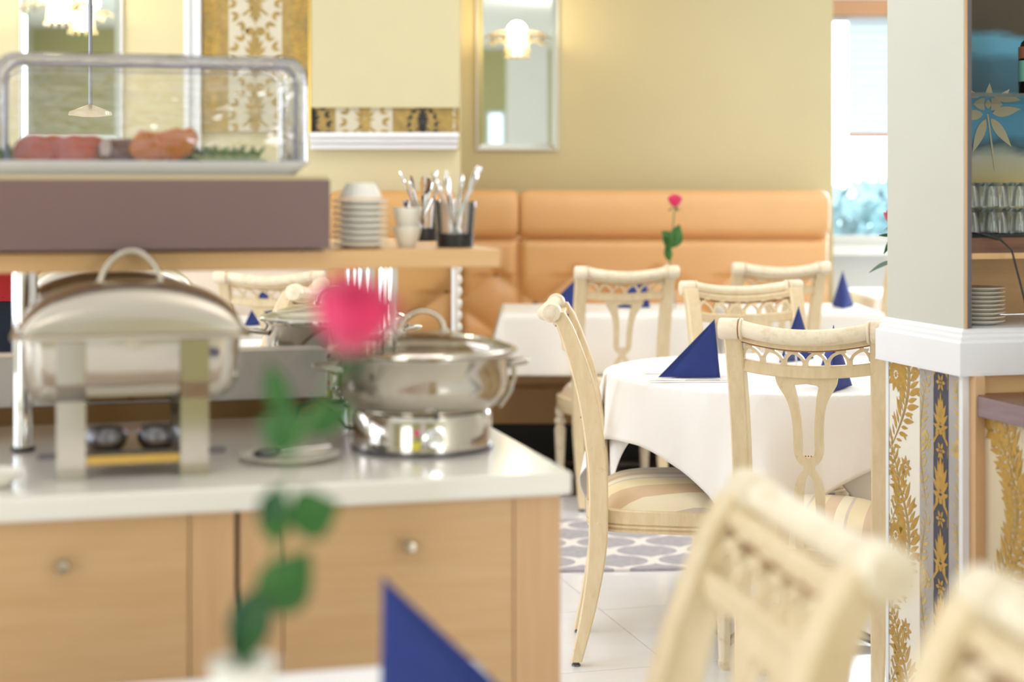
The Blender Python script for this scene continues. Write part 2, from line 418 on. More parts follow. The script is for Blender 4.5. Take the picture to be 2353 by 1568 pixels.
# window wall at the far right with an opening
ww = MB(); X0, X1, Z0, Z1 = 1.80, 3.6, .96, 2.3
ww.box(1.65, X0, 9.55, 9.7, 0, 2.95).box(X1, 4.3, 9.55, 9.7, 0, 2.95).box(X0, X1, 9.55, 9.7, 0, Z0).box(X0, X1, 9.55, 9.7, Z1, 2.95)
struct(ww.build('wall_far', 'whitet', smooth=False))
win = struct(MB().box(X0, X1, 9.56, 9.6, Z0, Z0+.05).box(X0, X1, 9.56, 9.6, Z1-.05, Z1).box(X0, X0+.045, 9.56, 9.6, Z0, Z1).box(X1-.05, X1, 9.56, 9.6, Z0, Z1).box(2.75, 2.81, 9.56, 9.6, Z0, Z1).build('window_1', 'whitet', smooth=False, bevel=.004))
MB().box(X0+.045, X1-.05, 9.575, 9.579, Z0+.05, Z1-.05).build('pane', 'pane', win, smooth=False)
MB().box(1.72, X1+.1, 9.38, 9.55, .90, .955).build('window_sill', 'whitet', win, smooth=False, bevel=.006)
MB().box(1.66, 3.9, 9.42, 9.548, 2.27, 2.36).box(1.66, 3.9, 9.46, 9.548, 2.40, 2.52).build('pelmet', 'tanrail', win, smooth=False, bevel=.01)
MB().box(1.66, 3.9, 9.44, 9.55, 2.36, 2.40).build('pelmet_strip', 'whitet', win, smooth=False)
bl = thing('roller_blind', 'white blind lowered over the upper half of the far window with tan bottom bar', 'blind', (0, 9.5, 0))
bm_ = MB()
ns = 26
rr = []
for i in range(ns+1):
    z = 1.60+(2.27-1.60)*i/ns; y = .006 if i % 2 else -.006
    rr.append([(1.93, y, z), (3.6, y, z)])
bm_.rings(rr, (False, False), closed=False).build('pleated_cloth', 'blind', bl, smooth=False, solid=.002)
MB().box(1.93, 3.6, -.012, .012, 1.575, 1.60).build('bottom_bar', 'tanrail', bl, smooth=False)
# garden outside
g = MB().box(-2, 12, 9.9, 26, -.3, -.05).build('ground_outside', 'lawn', smooth=False); struct(g)
for q, (x, y, s_, lab) in enumerate(((3.2, 14, 1.15, 'pale green garden bush outside the far window, nearest the window frame'), (6.4, 17, 1.3, 'larger garden bush outside the window beside the column edge'))):
    t = thing('garden_bush', lab, 'bush', (x, y, -.05))
    b = MB(); rnd = random.Random(q)
    for _ in range(420):
        a = rnd.uniform(0, 2*PI); e = rnd.uniform(-.1, 1)*PI/2; r = s_*rnd.uniform(.75, 1.05)
        p = Vector((r*math.cos(a)*math.cos(e), r*math.sin(a)*math.cos(e), s_*.55+r*math.sin(e)*.6))
        u = Vector((rnd.uniform(-1, 1), rnd.uniform(-1, 1), rnd.uniform(-1, 1))).normalized()*.14; v_ = u.orthogonal().normalized()*.08
        b.add([p-u, p-v_, p+u, p+v_], [(0, 1, 2, 3)])
    o = b.build('foliage', 'hedge', t, smooth=False, keep=True); o['kind'] = 'stuff'
    MB().tube([(0, 0, 0), (.02, 0, .4), (0, 0, .9)], [.05, .04, .03]).build('stem', 'walnut', t)
# windows on the left wall and a small one behind the camera
for n_, (y, nm) in enumerate(((1.6, 'window_2'), (4.6, 'window_3'))):
    fr = struct(MB().box(-5.0, -4.93, y-1.4, y+1.4, .78, .86).box(-5.0, -4.93, y-1.4, y+1.4, 2.55, 2.63).box(-5.0, -4.93, y-1.4, y-1.32, .86, 2.55).box(-5.0, -4.93, y+1.32, y+1.4, .86, 2.55).box(-5.0, -4.93, y-.04, y+.04, .86, 2.55).build(nm, 'whitet', smooth=False))

w4 = struct(MB().box(-.30, -.27, -2.99, -2.95, 1.72, 2.20).box(-.12, -.09, -2.99, -2.95, 1.72, 2.20).box(-.27, -.12, -2.99, -2.95, 1.72, 1.75).box(-.27, -.12, -2.99, -2.95, 2.17, 2.20).build('window_4', 'whitet', smooth=False))
MB().box(-.27, -.12, -2.985, -2.975, 1.75, 2.17).build('daylit_pane', 'daylight', w4, smooth=False)
# partition wall dressing: damask panel, band, ledge, white mouldings
def leafp(x, y, ang, ln, wd, n=7, notch=0):
    P = []
    for i in range(n+1):
        t = i/n; r = wd*math.sin(PI*t**.8)*(1-.25*t)
        P.append((t*ln, r))
    for i in range(n-1, 0, -1):
        t = i/n; r = wd*math.sin(PI*t**.8)*(1-.25*t)
        P.append((t*ln, -r))
    ca, sa = math.cos(ang), math.sin(ang)
    return [(x+ca*a-sa*b, y+sa*a+ca*b) for a, b in P]
def scroll(x, y, h, amp, sgn, leaf=.03, step=14):
    out = []
    step = int(step*1.5)
    for i in range(step):
        t = i/(step-1)
        cx_ = x+sgn*amp*math.sin(PI*t); cy_ = y+h*t
        dx = sgn*amp*PI*math.cos(PI*t); ang = math.atan2(h, dx)
        L = leaf*(.45+.55*math.sin(PI*t))*(1 if i % 2 else .72)
        for sd in (1, -1):
            px, py = cx_+math.cos(ang+sd*PI/2)*leaf*.10, cy_+math.sin(ang+sd*PI/2)*leaf*.10
            out.append(leafp(px, py, ang+sd*.95, L, L*.15, 5))
            if i % 3 == 0: out.append(leafp(px+math.cos(ang+sd*.9)*L*.5, py+math.sin(ang+sd*.9)*L*.5, ang+sd*1.7, L*.45, L*.10, 5))
    n = 30
    for wo, wi in ((.10, .06), (.03, -.03), (-.06, -.10)):
        pts = []
        for i in range(n+1):
            t = i/n; cx_ = x+sgn*amp*math.sin(PI*t); cy_ = y+h*t; k_ = leaf*(.3+.7*math.sin(PI*t))
            pts.append(((cx_+wo*k_, cy_), (cx_+wi*k_, cy_)))
        out += [[pts[i][0], pts[i+1][0], pts[i+1][1], pts[i][1]] for i in range(n)]
    # curl at the end
    for q in range(9):
        a = PI/2+q*.55; r = leaf*.32*(1-q/11)
        out.append(leafp(x+r*math.cos(a)-sgn*leaf*.1, y+h+r*math.sin(a)-leaf*.3, a+PI/2, leaf*.26, leaf*.05, 5))
    return out
def flower(x, y, r, n=8):
    o = [leafp(x+r*.22*math.cos(2*PI*i/n), y+r*.22*math.sin(2*PI*i/n), 2*PI*i/n, r*.8, r*.22) for i in range(n)]
    o.append([(x+r*.16*math.cos(2*PI*i/8), y+r*.16*math.sin(2*PI*i/8)) for i in range(8)]); return o
def finial(x, y, s):
    o = []
    for k_, (dy, L, sp_) in enumerate(((0, .5, 1.25), (.12, .62, .85), (.22, .7, .5), (.3, .75, .2))):
        for sd in (1, -1):
            o.append(leafp(x, y+dy*s, PI/2+sd*sp_, L*s, L*s*.16))
    o.append(leafp(x, y+.3*s, PI/2, .95*s, .1*s))
    for sd in (1, -1):
        for q in range(4):
            o.append(leafp(x+sd*(.12+.07*q)*s, y-(.06+.11*q)*s, -PI/2+sd*(.5+.25*q), .26*s, .06*s))
    o.append([(x+.1*s*math.cos(2*PI*i/10), y-.06*s+.12*s*math.sin(2*PI*i/10)) for i in range(10)])
    return o
def medallion(x, y, s):
    o = finial(x, y, s*.8)
    o += [[(a, 2*y-b) for a, b in p] for p in finial(x, y, s*.6)]
    for i in range(14):
        a = 2*PI*i/14
        o.append(leafp(x+math.cos(a)*s*.62, y+math.sin(a)*s*.8, a+.5, s*.34, s*.09)); o.append(leafp(x+math.cos(a)*s*.62, y+math.sin(a)*s*.8, a-.6, s*.28, s*.07))
    return o
def clip(polys, u0, u1, v0, v1):
    out = []
    for p in polys:
        q = p
        for ax, lim, sg in ((0, u0, 1), (0, u1, -1), (1, v0, 1), (1, v1, -1)):
            r = []
            for i in range(len(q)):
                a, b = q[i-1], q[i]; da, db = sg*(a[ax]-lim), sg*(b[ax]-lim)
                if da >= 0: r.append(a)
                if (da < 0) != (db < 0):
                    t = da/(da-db); r.append((a[0]+(b[0]-a[0])*t, a[1]+(b[1]-a[1])*t))
            q = r
            if len(q) < 3: break
        if len(q) >= 3: out.append(q)
    return out
def printed(name, polys, box_, m, parent, org, eu, ev, nn, off):
    b = MB(); org = Vector(org)
    cl = clip(polys, *box_)
    for i, p in enumerate(cl):
        o_ = off+(i % 7)*.00003
        vs = [org+eu*u+ev*v+nn*o_ for u, v in p]
        b.add(vs, [tuple(range(len(vs)))])
    return b.build(name, m, parent, smooth=False, keep=True)
EX, EZ, NY = Vector((1, 0, 0)), Vector((0, 0, 1)), Vector((0, -1, 0))
pan = thing('damask_hanging', 'tall old gold and silver damask wall panel behind the acrylic food cover', 'wall panel', (-1.105, 7.14, 0))
MB().box(-.228, .228, -.02, 0, 1.525, 2.9).build('panel_ground', 'wpgold', pan, smooth=False)
MB().box(-.115, .115, -.0208, -.02, 1.53, 2.9).build('silver_stripe', 'wpsilver', pan, smooth=False)
pol = []
for i in range(7):
    pol += medallion(0, 1.6+i*.24, .13)
printed('damask_print', pol, (-.115, .115, 1.53, 2.9), 'wpgold', pan, (0, -.0212, 0), EX, EZ, NY, 0)
pol = []
for sd in (-1, 1):
    for i in range(6): pol += scroll(sd*.17, 1.55+i*.22, .2, .03, sd, .05, 8)
printed('gold_print', pol, (-.225, .225, 1.53, 2.9), 'gold', pan, (0, -.0212, 0), EX, EZ, NY, 0)
MB().box(.228, .24, -.03, 0, 1.52, 2.9).build('brass_strip', 'brass', pan, smooth=False)
band = thing('damask_band', 'horizontal gold and silver damask band above the white wall ledge', 'wall panel', (-.545, 7.14, 0))
MB().box(-.318, .318, -.012, 0, 1.525, 1.632).build('band_ground', 'wpgold', band, smooth=False)
MB().box(-.215, .03, -.0128, -.012, 1.526, 1.631).build('silver_block', 'wpsilver', band, smooth=False)
MB().box(.29, .318, -.0128, -.012, 1.526, 1.631).build('silver_block', 'wpsilver', band, smooth=False)
printed('damask_print', medallion(-.09, 1.57, .12)+medallion(.32, 1.56, .1), (-.215, .318, 1.526, 1.631), 'wpgold', band, (0, -.0132, 0), EX, EZ, NY, 0)
printed('dark_print', medallion(.16, 1.56, .08)+medallion(-.318, 1.56, .1), (-.318, .24, 1.526, 1.631), 'ink', band, (0, -.0126, 0), EX, EZ, NY, 0)
MB().box(-.318, .318, -.03, 0, 1.632, 2.9).build('painted_board', 'wallpanel', band, smooth=False)
led = thing('wall_ledge', 'white moulded ledge under the damask band', 'ledge', (-.82, 7.14, 0))
MB().box(-.045, .593, -.09, 0, 1.502, 1.523).build('shelf_board', 'whitet', led, smooth=False, bevel=.004)
MB().box(-.045, .588, -.07, 0, 1.478, 1.502).box(-.045, .585, -.05, 0, 1.452, 1.478).build('moulding', 'whitet', led, smooth=False, bevel=.006)
t = struct(MB().box(-1.41, -1.385, 7.10, 7.14, 1.05, 2.94).box(-1.385, -1.36, 7.115, 7.14, 1.05, 2.94).box(-1.36, -1.336, 7.095, 7.14, 1.05, 2.94).build('trim_1', 'whitet', smooth=False, bevel=.004))
struct(MB().box(-4.9, -.78, 7.08, 7.14, 0, 1.02).box(-4.9, -.78, 7.05, 7.14, 1.02, 1.06).build('trim_2', 'peach', smooth=False, bevel=.006))

def make_mirror(name, label, x, y, wd, z0, z1):
    t = thing(name, label, 'mirror', (x, y, 0))
    h = wd/2
    MB().box(-h, h, -.012, 0, z0, z1).build('mirror_plate', 'mirror', t, smooth=False)
    b = MB(); e = .028
    o1 = [(-h, -.013, z0), (h, -.013, z0), (h, -.013, z1), (-h, -.013, z1)]
    o2 = [(-h+e, -.019, z0+e), (h-e, -.019, z0+e), (h-e, -.019, z1-e), (-h+e, -.019, z1-e)]
    b.rings([o1, o2], (False, False)).build('bevelled_edge', 'mirror', t, smooth=False)
    MB().box(-h-.006, -h, -.02, 0, z0, z1).box(h, h+.006, -.02, 0, z0, z1).box(-h-.006, h+.006, -.02, 0, z0-.006, z0).build('frame_lip', 'whitet', t, smooth=False)
    return t
make_mirror('wall_mirror', 'tall frameless wall mirror above the tan banquette', .027, 8.5, .41, 1.485, 2.8)
make_mirror('wall_mirror', 'tall frameless wall mirror seen above the acrylic food cover', -1.9, 7.14, .43, 1.485, 2.8)
def sconce(label, x, y, z):
    t = thing('wall_sconce', label, 'lamp', (x, y, z), 0)
    b = MB(); n = 10
    for i in range(n):
        a0 = 2*PI*i/n; rr = []
        for q in range(7):
            s_ = q/6; r = .035+.13*s_; wdt = .055*math.sin(PI*(.15+.8*s_))
            zz = .02+.018*math.sin(s_*PI)-.02*s_
            rr.append([(r*math.cos(a0)-wd_*math.sin(a0)*wdt, r*math.sin(a0)+wd_*math.cos(a0)*wdt, zz+.012*abs(wd_)) for wd_ in (-1, -.4, 0, .4, 1)])
        b.rings(rr, (False, False), closed=False)
    b.build('glass_petal_dish', 'glassl', t, keep=True)
    b = MB(); b.lathe([(.05, .02), (.052, -.01), (.056, -.045), (.048, -.05)], 24, cap=(False, False)).build('crystal_cylinder', 'glassl', t)
    for i in range(12):
        a = 2*PI*i/12
        MB().ball((.06*math.cos(a), .06*math.sin(a), -.055), .008, rz=.012, seg=8).build('crystal_drop', 'glassl', t)
    MB().ball((0, 0, .045), .048, rz=.035).build('bulb', 'bulb', t)
    MB().lathe([(.034, -.045), (.034, 0), (.02, .01)], 20).build('glowing_candle_glass', 'bulb', t)
    MB().tube([(0, .02, .05), (0, .1, .07), (0, .15, .05)], .008).lathe([(.03, 0), (.03, .012)], 20, mtx=Matrix.Translation((0, .17, .05)) @ Matrix.Rotation(PI/2, 4, 'X')).build('wall_arm', 'brass', t)
    l = bpy.data.lights.new('sconce_light', 'POINT'); l.energy = 5; l.color = (1, .8, .5); l.shadow_soft_size = .05
    lo = bpy.data.objects.new('sconce_light', l); COL.objects.link(lo); lo.location = (x, y-.11, z+.09)
m_ = bpy.data.materials.new('lit_crystal'); m_.use_nodes = True; t_ = m_.node_tree; t_.nodes.clear()
o_ = t_.nodes.new('ShaderNodeOutputMaterial'); a_ = t_.nodes.new('ShaderNodeMixShader'); b_ = t_.nodes.new('ShaderNodeMixShader')
x1 = t_.nodes.new('ShaderNodeBsdfTransparent'); x2 = t_.nodes.new('ShaderNodeBsdfTranslucent'); x2.inputs[0].default_value = (1, .86, .62, 1)
x3 = t_.nodes.new('ShaderNodeBsdfGlossy'); x3.inputs['Roughness'].default_value = .08
a_.inputs[0].default_value = .55; b_.inputs[0].default_value = .2
t_.links.new(x1.outputs[0], a_.inputs[1]); t_.links.new(x2.outputs[0], a_.inputs[2]); t_.links.new(a_.outputs[0], b_.inputs[1]); t_.links.new(x3.outputs[0], b_.inputs[2]); t_.links.new(b_.outputs[0], o_.inputs[0])
M['glassl'] = m_
sconce('lit crystal wall lamp on the mirror above the tan banquette', .027, 8.30, 2.03)
sconce('lit crystal wall lamp on the mirror above the acrylic food cover', -1.9, 6.94, 2.03)
pt = thing('pendant_rod_lamp', 'thin grey rod pendant with small clear glass disc seen through the acrylic cover', 'lamp', (-1.02, 4.0, 1.46))
MB().tube([(0, 0, .02), (0, 0, 1.49)], .005, 8).build('rod', 'steeld', pt)
MB().lathe([(.004, .03), (.05, .012), (.052, .004), (.02, 0)], 24).build('disc_shade', 'glassl', pt)

# ------------------------------------------------------------------ banquettes
def tufted(w_, z0, z1, depth, bx, top_button, sx=.2, sz=.146, amp=.05):
    b = MB(); nx = int(w_/.018); nz = 44; rr = []
    for j in range(nz+1):
        z = lerp(z0, z1, j/nz); row = []
        for i in range(nx+1):
            x = lerp(0, w_, i/nx)
            u = ((x-bx)/sx+(z-top_button)/sz)/2; v = ((x-bx)/sx-(z-top_button)/sz)/2
            a = abs(math.sin(PI*u))*abs(math.sin(PI*v))
            h = a**.35
            if z > top_button:
                k_ = min(1, (z-top_button)/(sz*.9))
                col = abs(math.sin(PI*((x-bx)/(2*sx))))
                near = max(0, 1-math.hypot(((x-bx+sx) % (2*sx)-sx), (z-top_button))/.06)
                h = 1-.8*near**1.5
            ez = min(1, (z1-z)/.03, (z-z0)/.03); ex = min(1, x/.03, (w_-x)/.03)
            h *= math.sqrt(max(0, min(ez, ex)))
            row.append((x, -amp*h, z))
        rr.append(row)
    b.rings(rr, (False, False), closed=False)
    return b
def roll(w_, z0, z1, y0, d):
    b = MB(); rr = []; n = 20; zc = (z0+z1)/2; rz = (z1-z0)/2
    xs = [0, .004, .015, .04]+[.04+(w_-.08)*i/6 for i in range(1, 6)]+[w_-.04, w_-.015, w_-.004, w_]
    for x in xs:
        e = min(x, w_-x); s_ = math.sqrt(max(0, 1-(1-min(1, e/.04))**2))*.25+.75
        r = []
        for k_ in range(n):
            a = 2*PI*k_/n; ca, sa = math.cos(a), math.sin(a)
            r.append((x, y0+d*s_*math.copysign(abs(ca)**.75, ca), zc+rz*s_*math.copysign(abs(sa)**.6, sa)))
        rr.append(r)
    return b.rings(rr)
def banquette(name, label, x0, splits, yb, mm, bx, seat_front, trim=False):
    t = thing(name, label, 'bench', (x0, yb, 0))
    W = splits[-1]
    MB().box(0, W, -.12, 0, .1, 1.25).build('back_board', mm, t, smooth=False, bevel=.02)
    p = 0
    for s_ in splits:
        o = roll(s_-p-.004, 1.035, 1.275, -.10, .085).build('top_roll', mm, t, angle=60); o.location = (p+.002, 0, 0)
        o = tufted(s_-p-.004, .45, 1.03, .05, bx-p, .853).build('tufted_back', mm, t, angle=80); o.location = (p+.002, -.12, 0)
        o['kind'] = None; del o['kind']
        p = s_
    nb = 0
    for r_ in range(3):
        z = .853-.146*r_
        x = (bx+(.2 if r_ % 2 else 0)) % .4
        while x < W-.03:
            if x > .03:
                MB().ball((x, -.128, z), .013, .008, .013, 10).build('button', 'buttonl', t)
            x += .4
    d = yb-seat_front
    MB().box(0, W, -d, -.1, .34, .48).build('seat_cushion', mm, t, bevel=.03)
    MB().box(0, W, -d+.03, -.1, .17, .34).build('seat_front', mm, t, smooth=False, bevel=.004)
    MB().box(0, W, -d+.10, -.1, 0, .17).build('plinth', 'black', t, smooth=False)
    if trim:
        MB().box(W, W+.012, -d+.05, 0, .17, 1.24).build('white_end_panel', 'whitet', t, smooth=False)
        for i in range(17):
            MB().ball((W+.014, -.14-.02*max(0, (6-i))/6*2, .40+.05*i), .017, .02, .024, 10).build('nail_bead', 'porc', t)
    return t
banquette('banquette', 'long tan upholstered banquette with padded top roll along the back wall', -.262, [.298, 1.85], 8.42, 'leather', .18, 7.78)
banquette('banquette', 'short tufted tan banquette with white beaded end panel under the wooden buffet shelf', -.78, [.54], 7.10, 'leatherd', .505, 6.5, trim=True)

# ------------------------------------------------------------------ chair
yb = smooth_tab([(0, -.062), (.157, -.026), (.3, -.004), (.41, 0), (.53, -.002), (.65, -.016), (.754, -.036), (.858, -.068), (.93, -.096), (.965, -.118)])
xb = smooth_tab([(0, .168), (.4, .172), (.7, .175), (.97, .180)])
def plan(x, w_=.175): return -.026*(1-(x/w_)**2)
def band3(pts, thick, b, yoff=0):
    # pts: list of ((xo,zo),(xi,zi)) pairs along a flat band in the back plane, extruded in depth
    fr, bk = [], []
    rr = []
    for (a, c_) in pts:
        q = []
        for (x, z), dy in ((a, -thick/2), (c_, -thick/2), (c_, thick/2), (a, thick/2)):
            q.append((x, yb(z)+plan(x)+dy+yoff, z))
        rr.append(q)
    b.rings(rr)
def curve2(tab, n):
    fn = smooth_tab(tab); return fn
def make_chair(label):
    t = thing('dining_chair', label, 'chair', group=None)
    for sd in (-1, 1):
        rr = []
        for i in range(27):
            z = .012+(.955-.012)*i/26
            x = sd*xb(z); y = yb(z); wx = lerp(.026, .044, min(1, z/.3)); wy = lerp(.03, .052, min(1, z/.35))
            if z > .8: wy = lerp(.05, .04, (z-.8)/.16)
            c_ = .004; hx, hy = wx/2, wy/2
            rr.append([(x+a, y+b_, z) for a, b_ in ((-hx+c_, -hy), (hx-c_, -hy), (hx, -hy+c_), (hx, hy-c_), (hx-c_, hy), (-hx+c_, hy), (-hx, hy-c_), (-hx, -hy+c_))])
        post = MB().rings(rr).build('back_post', 'cream', t, angle=35)
        MB().lathe([(.012, 0), (.012, .004), (.008, .008), (.008, .013)], 14, c=(sd*.168, -.06, 0)).build('glide', 'steeld', post)
        MB().ball((sd*(.172+.019), .0, .388), .004, .008, .008, 10).build('bolt_cover', 'creamw', post)
        # scroll block on top, axis along x
        rot = Matrix.Translation((sd*.181, -.126, .953)) @ Matrix.Rotation(PI/2, 4, 'Y')
        pr = [(.020, -.030), (.0235, -.029), (.026, -.024), (.026, .016), (.0262, .018), (.0235, .020), (.0235, .022), (.0262, .024), (.0255, .028), (.021, .030)]
        if sd > 0: pr = [(r, -z) for r, z in pr][::-1]
        sc_ = MB().lathe(pr, 28, mtx=rot).build('scroll', 'creamw', t, angle=40)
        MB().lathe([(.0242, -sd*.0195-.001), (.0242, -sd*.0195+.003)], 28, mtx=Matrix.Translation((sd*.181, -.126, .953)) @ Matrix.Rotation(PI/2, 4, 'Y')).build('scroll_groove', 'glaze', sc_)
        MB().ball((sd*(.181+.029), -.126, .953), .003, .014, .014, 12).build('scroll_eye', 'creamw', sc_)
    # top rail: tube plus flat fillet
    def zr(x): return .957-.019*(1-(x/.165)**2)
    P = [(x, -.124+plan(x, .165)*1.1, zr(x)) for x in [-.157+.314*i/20 for i in range(21)]]
    tr = MB().tube(P, .0195, 18).build('top_rail', 'creamw', t, angle=60)
    b = MB()
    for z0, z1, th_ in ((-.033, -.012, .022),):
        rr = []
        for i in range(17):
            x = -.163+.326*i/16; zc = zr(x); y = yb(zc-.03)+plan(x)-.004
            rr.append([(x, y-th_/2, zc+z0), (x, y+th_/2, zc+z0), (x, y+th_/2, zc+z1), (x, y-th_/2, zc+z1)])
        b.rings(rr)
    b.build('rail_fillet', 'cream', tr, bevel=.003)
    b = MB(); rr = []
    for i in range(17):
        x = -.168+.336*i/16; zc = zr(x)-.0345; y = yb(zc)+plan(x)-.002
        rr.append([(x, y-.0105, zc-.0018), (x, y+.0105, zc-.0018), (x, y+.0105, zc+.0018), (x, y-.0105, zc+.0018)])
    b.rings(rr).build('rail_shadow_line', 'glaze', tr)
    # lower rail
    def zl(x): return .864-.012*(1-(x/.165)**2)
    b = MB(); rr = []
    for i in range(17):
        x = -.163+.326*i/16; zc = zl(x); y = yb(zc)+plan(x)
        rr.append([(x, y-.012, zc-.015), (x, y+.012, zc-.015), (x, y+.012, zc+.015), (x, y-.012, zc+.015)])
    b.rings(rr).build('lower_rail', 'cream', t, bevel=.003)
    # interlaced fretwork: each piece is a short post that forks into two curving branches
    SPC = .0535
    for i in range(7):
        xm = (i-3)*SPC; b = MB()
        xm = max(-.159, min(.159, xm))
        z0 = zl(xm)+.013; H = zr(xm)-.034-z0
        if 0 < i < 6:
            q = []
            for hw, z in ((.0085, z0-.002), (.0062, z0+.006), (.0066, z0+.014)):
                y = yb(z)+plan(xm); q.append([(xm-hw, y-.009, z), (xm+hw, y-.009, z), (xm+hw, y+.009, z), (xm-hw, y+.009, z)])
            b.rings(q)
        for sd in (-1, 1):
            if (i == 0 and sd < 0) or (i == 6 and sd > 0): continue
            pts = []; n = 12; W = .80*SPC; T_ = .0037
            for q in range(n+1):
                a = PI/2*q/n; cx_, cz_ = xm+sd*(.0022+W*(1-math.cos(a))), z0+.005+(H-.007)*math.sin(a)
                tx, tz = sd*W*math.sin(a), (H-.007)*math.cos(a); L = math.hypot(tx, tz)+1e-9
                nx_, nz_ = -tz/L, tx/L
                pts.append(((cx_+nx_*T_, cz_+nz_*T_), (cx_-nx_*T_, cz_-nz_*T_)))
            band3(pts, .0165-.0006*sd, b)
        b.build('arch', 'cream', t, angle=50)
    # splat: lyre shape
    zo = [(.835, .078), (.822, .077), (.806, .074), (.792, .066), (.772, .053), (.748, .044), (.72, .039), (.69, .037), (.66, .037), (.642, .034), (.628, .026), (.619, .014), (.612, .013), (.604, .021), (.585, .031), (.555, .037), (.52, .038), (.47, .037), (.40, .033)]
    zo = [(z+.020*max(0, z-.612)/.223, w_) for z, w_ in zo]
    zi = [(.835, .0), (.806, .0), (.802, .031), (.792, .028), (.772, .0235), (.748, .0205), (.72, .017), (.69, .0155), (.66, .016), (.648, .0155), (.642, .010), (.638, .0), (.600, .0), (.596, .005), (.585, .010), (.555, .0145), (.52, .016), (.47, .0155), (.40, .013)]
    zi = [(z+.020*max(0, z-.612)/.223, w_) for z, w_ in zi]
    fo, = (smooth_tab([(a, b_) for a, b_ in zo[::-1]]),)
    ti = zi[::-1]
    def fi(z): return interp(ti, z)
    zs = sorted(set([.40+.455*i/70 for i in range(71)]+[a for a, _ in zi]))
    b = MB()
    for sd in (-1, 1):
        pts = []
        for z in zs:
            io = fi(z) if fi(z) > .0006 else -.0002
            # concave top edge
            zz = z
            pts.append(((sd*max(fo(z), io+.004), zz), (sd*io, zz)))
        band3(pts, .016, b)
    sp_ = b.build('splat', 'cream', t, angle=35)
    for sd in (-1, 0, 1):
        MB().ball((sd*.007, yb(.645)-.026-.009, .646), .0022, seg=8).build('splat_bead', 'glaze', sp_)
    # seat
    def outline(off):
        pts = []
        for i in range(40):
            a = 2*PI*i/40
            ca, sa = math.cos(a), math.sin(a)
            e = .55
            X = math.copysign(abs(ca)**e, ca); Y = math.copysign(abs(sa)**e, sa)
            wd = .196+.024*Y
            pts.append(((wd+off)*X, .185+(.215+off)*Y+(.018*(1-X*X) if Y > 0 else -.006*(1-X*X))))
        return pts
    prof = [(.360, -.012), (.361, -.002), (.367, 0), (.369, -.004), (.3725, -.004), (.374, 0), (.379, 0), (.381, -.004), (.3835, -.004), (.385, 0), (.418, 0), (.421, -.004), (.421, -.03)]
    fr = MB().rings([[(x, y, z) for x, y in outline(o_)] for z, o_ in prof]).build('seat_frame', 'cream', t, angle=40)
    rr = []
    for i in range(13):
        s_ = i/12; k_ = 1-s_*.999
        base = outline(-.016)
        rise = .421+.078*(1-k_**3.2)**.62
        rr.append([(x*k_, .19+(y-.19)*k_, rise) for x, y in base])
    MB().rings(rr, (False, True)).build('seat_cushion', 'seat', t, angle=70)
    for sd in (-1, 1):
        pr = [(.021, .362), (.021, .335), (.015, .330), (.015, .322), (.024, .315), (.026, .304), (.022, .294), (.016, .290), (.020, .284), (.0235, .27), (.022, .22), (.019, .15), (.016, .08), (.0135, .03), (.016, .024), (.016, .012), (.011, .006), (.011, 0)]
        MB().lathe(pr[::-1], 32, c=(sd*.182, .335, 0), flute=lambda i: .05 if 4 <= i <= 8 else 0).build('leg', 'creamw', t, angle=50)
    return t
C0 = make_chair('cream carved chair in sharp focus with its right side touching the wallpapered column')
def setc(o, x, y, rz): o.location = (x, y, 0); o.rotation_euler = (0, 0, rz)
def facing(fx, fy): return math.atan2(fy, fx)-PI/2
G = 'cream carved dining chairs'
C0['group'] = G
kd = math.radians(-18)
setc(C0, .724, 4.0, kd)
dup(C0, (.243, 4.62, 0), facing(1, -.06), 'cream carved chair seen side on between buffet counter and round table', G)
dup(C0, (.785, 5.40, 0), facing(.16, -1), 'cream carved chair on the far side of the round table, facing the camera', G)
dup(C0, (.435, 6.66, 0), math.radians(9), 'cream carved chair drawn up to the square table with the pink rose', G)
dup(C0, (1.10, 7.0, 0), math.radians(9), 'cream carved chair before the right end of the tan banquette', G)
dup(C0, (1.84, 7.45, 0), facing(-.2, 1), 'cream carved chair by the window, mostly hidden behind the column', G)
dup(C0, (-.905, 6.34, 0), math.radians(-3), 'cream carved chair framed between the two chafing dishes under the wooden shelf', G)
dup(C0, (-.80, 5.5, 0), facing(-1, .12), 'cream carved chair seen from the side behind the glass lidded round pan', G)
dup(C0, (.17, 1.61, 0), facing(-.985, -.17), 'very blurred cream carved chair in front of the round table, whole backrest in view', G)
dup(C0, (.30, 1.14, 0), facing(-.975, -.18), 'very blurred cream chair cut off by the lower right corner of the frame', G)

C0.scale = (.955, 1, 1)
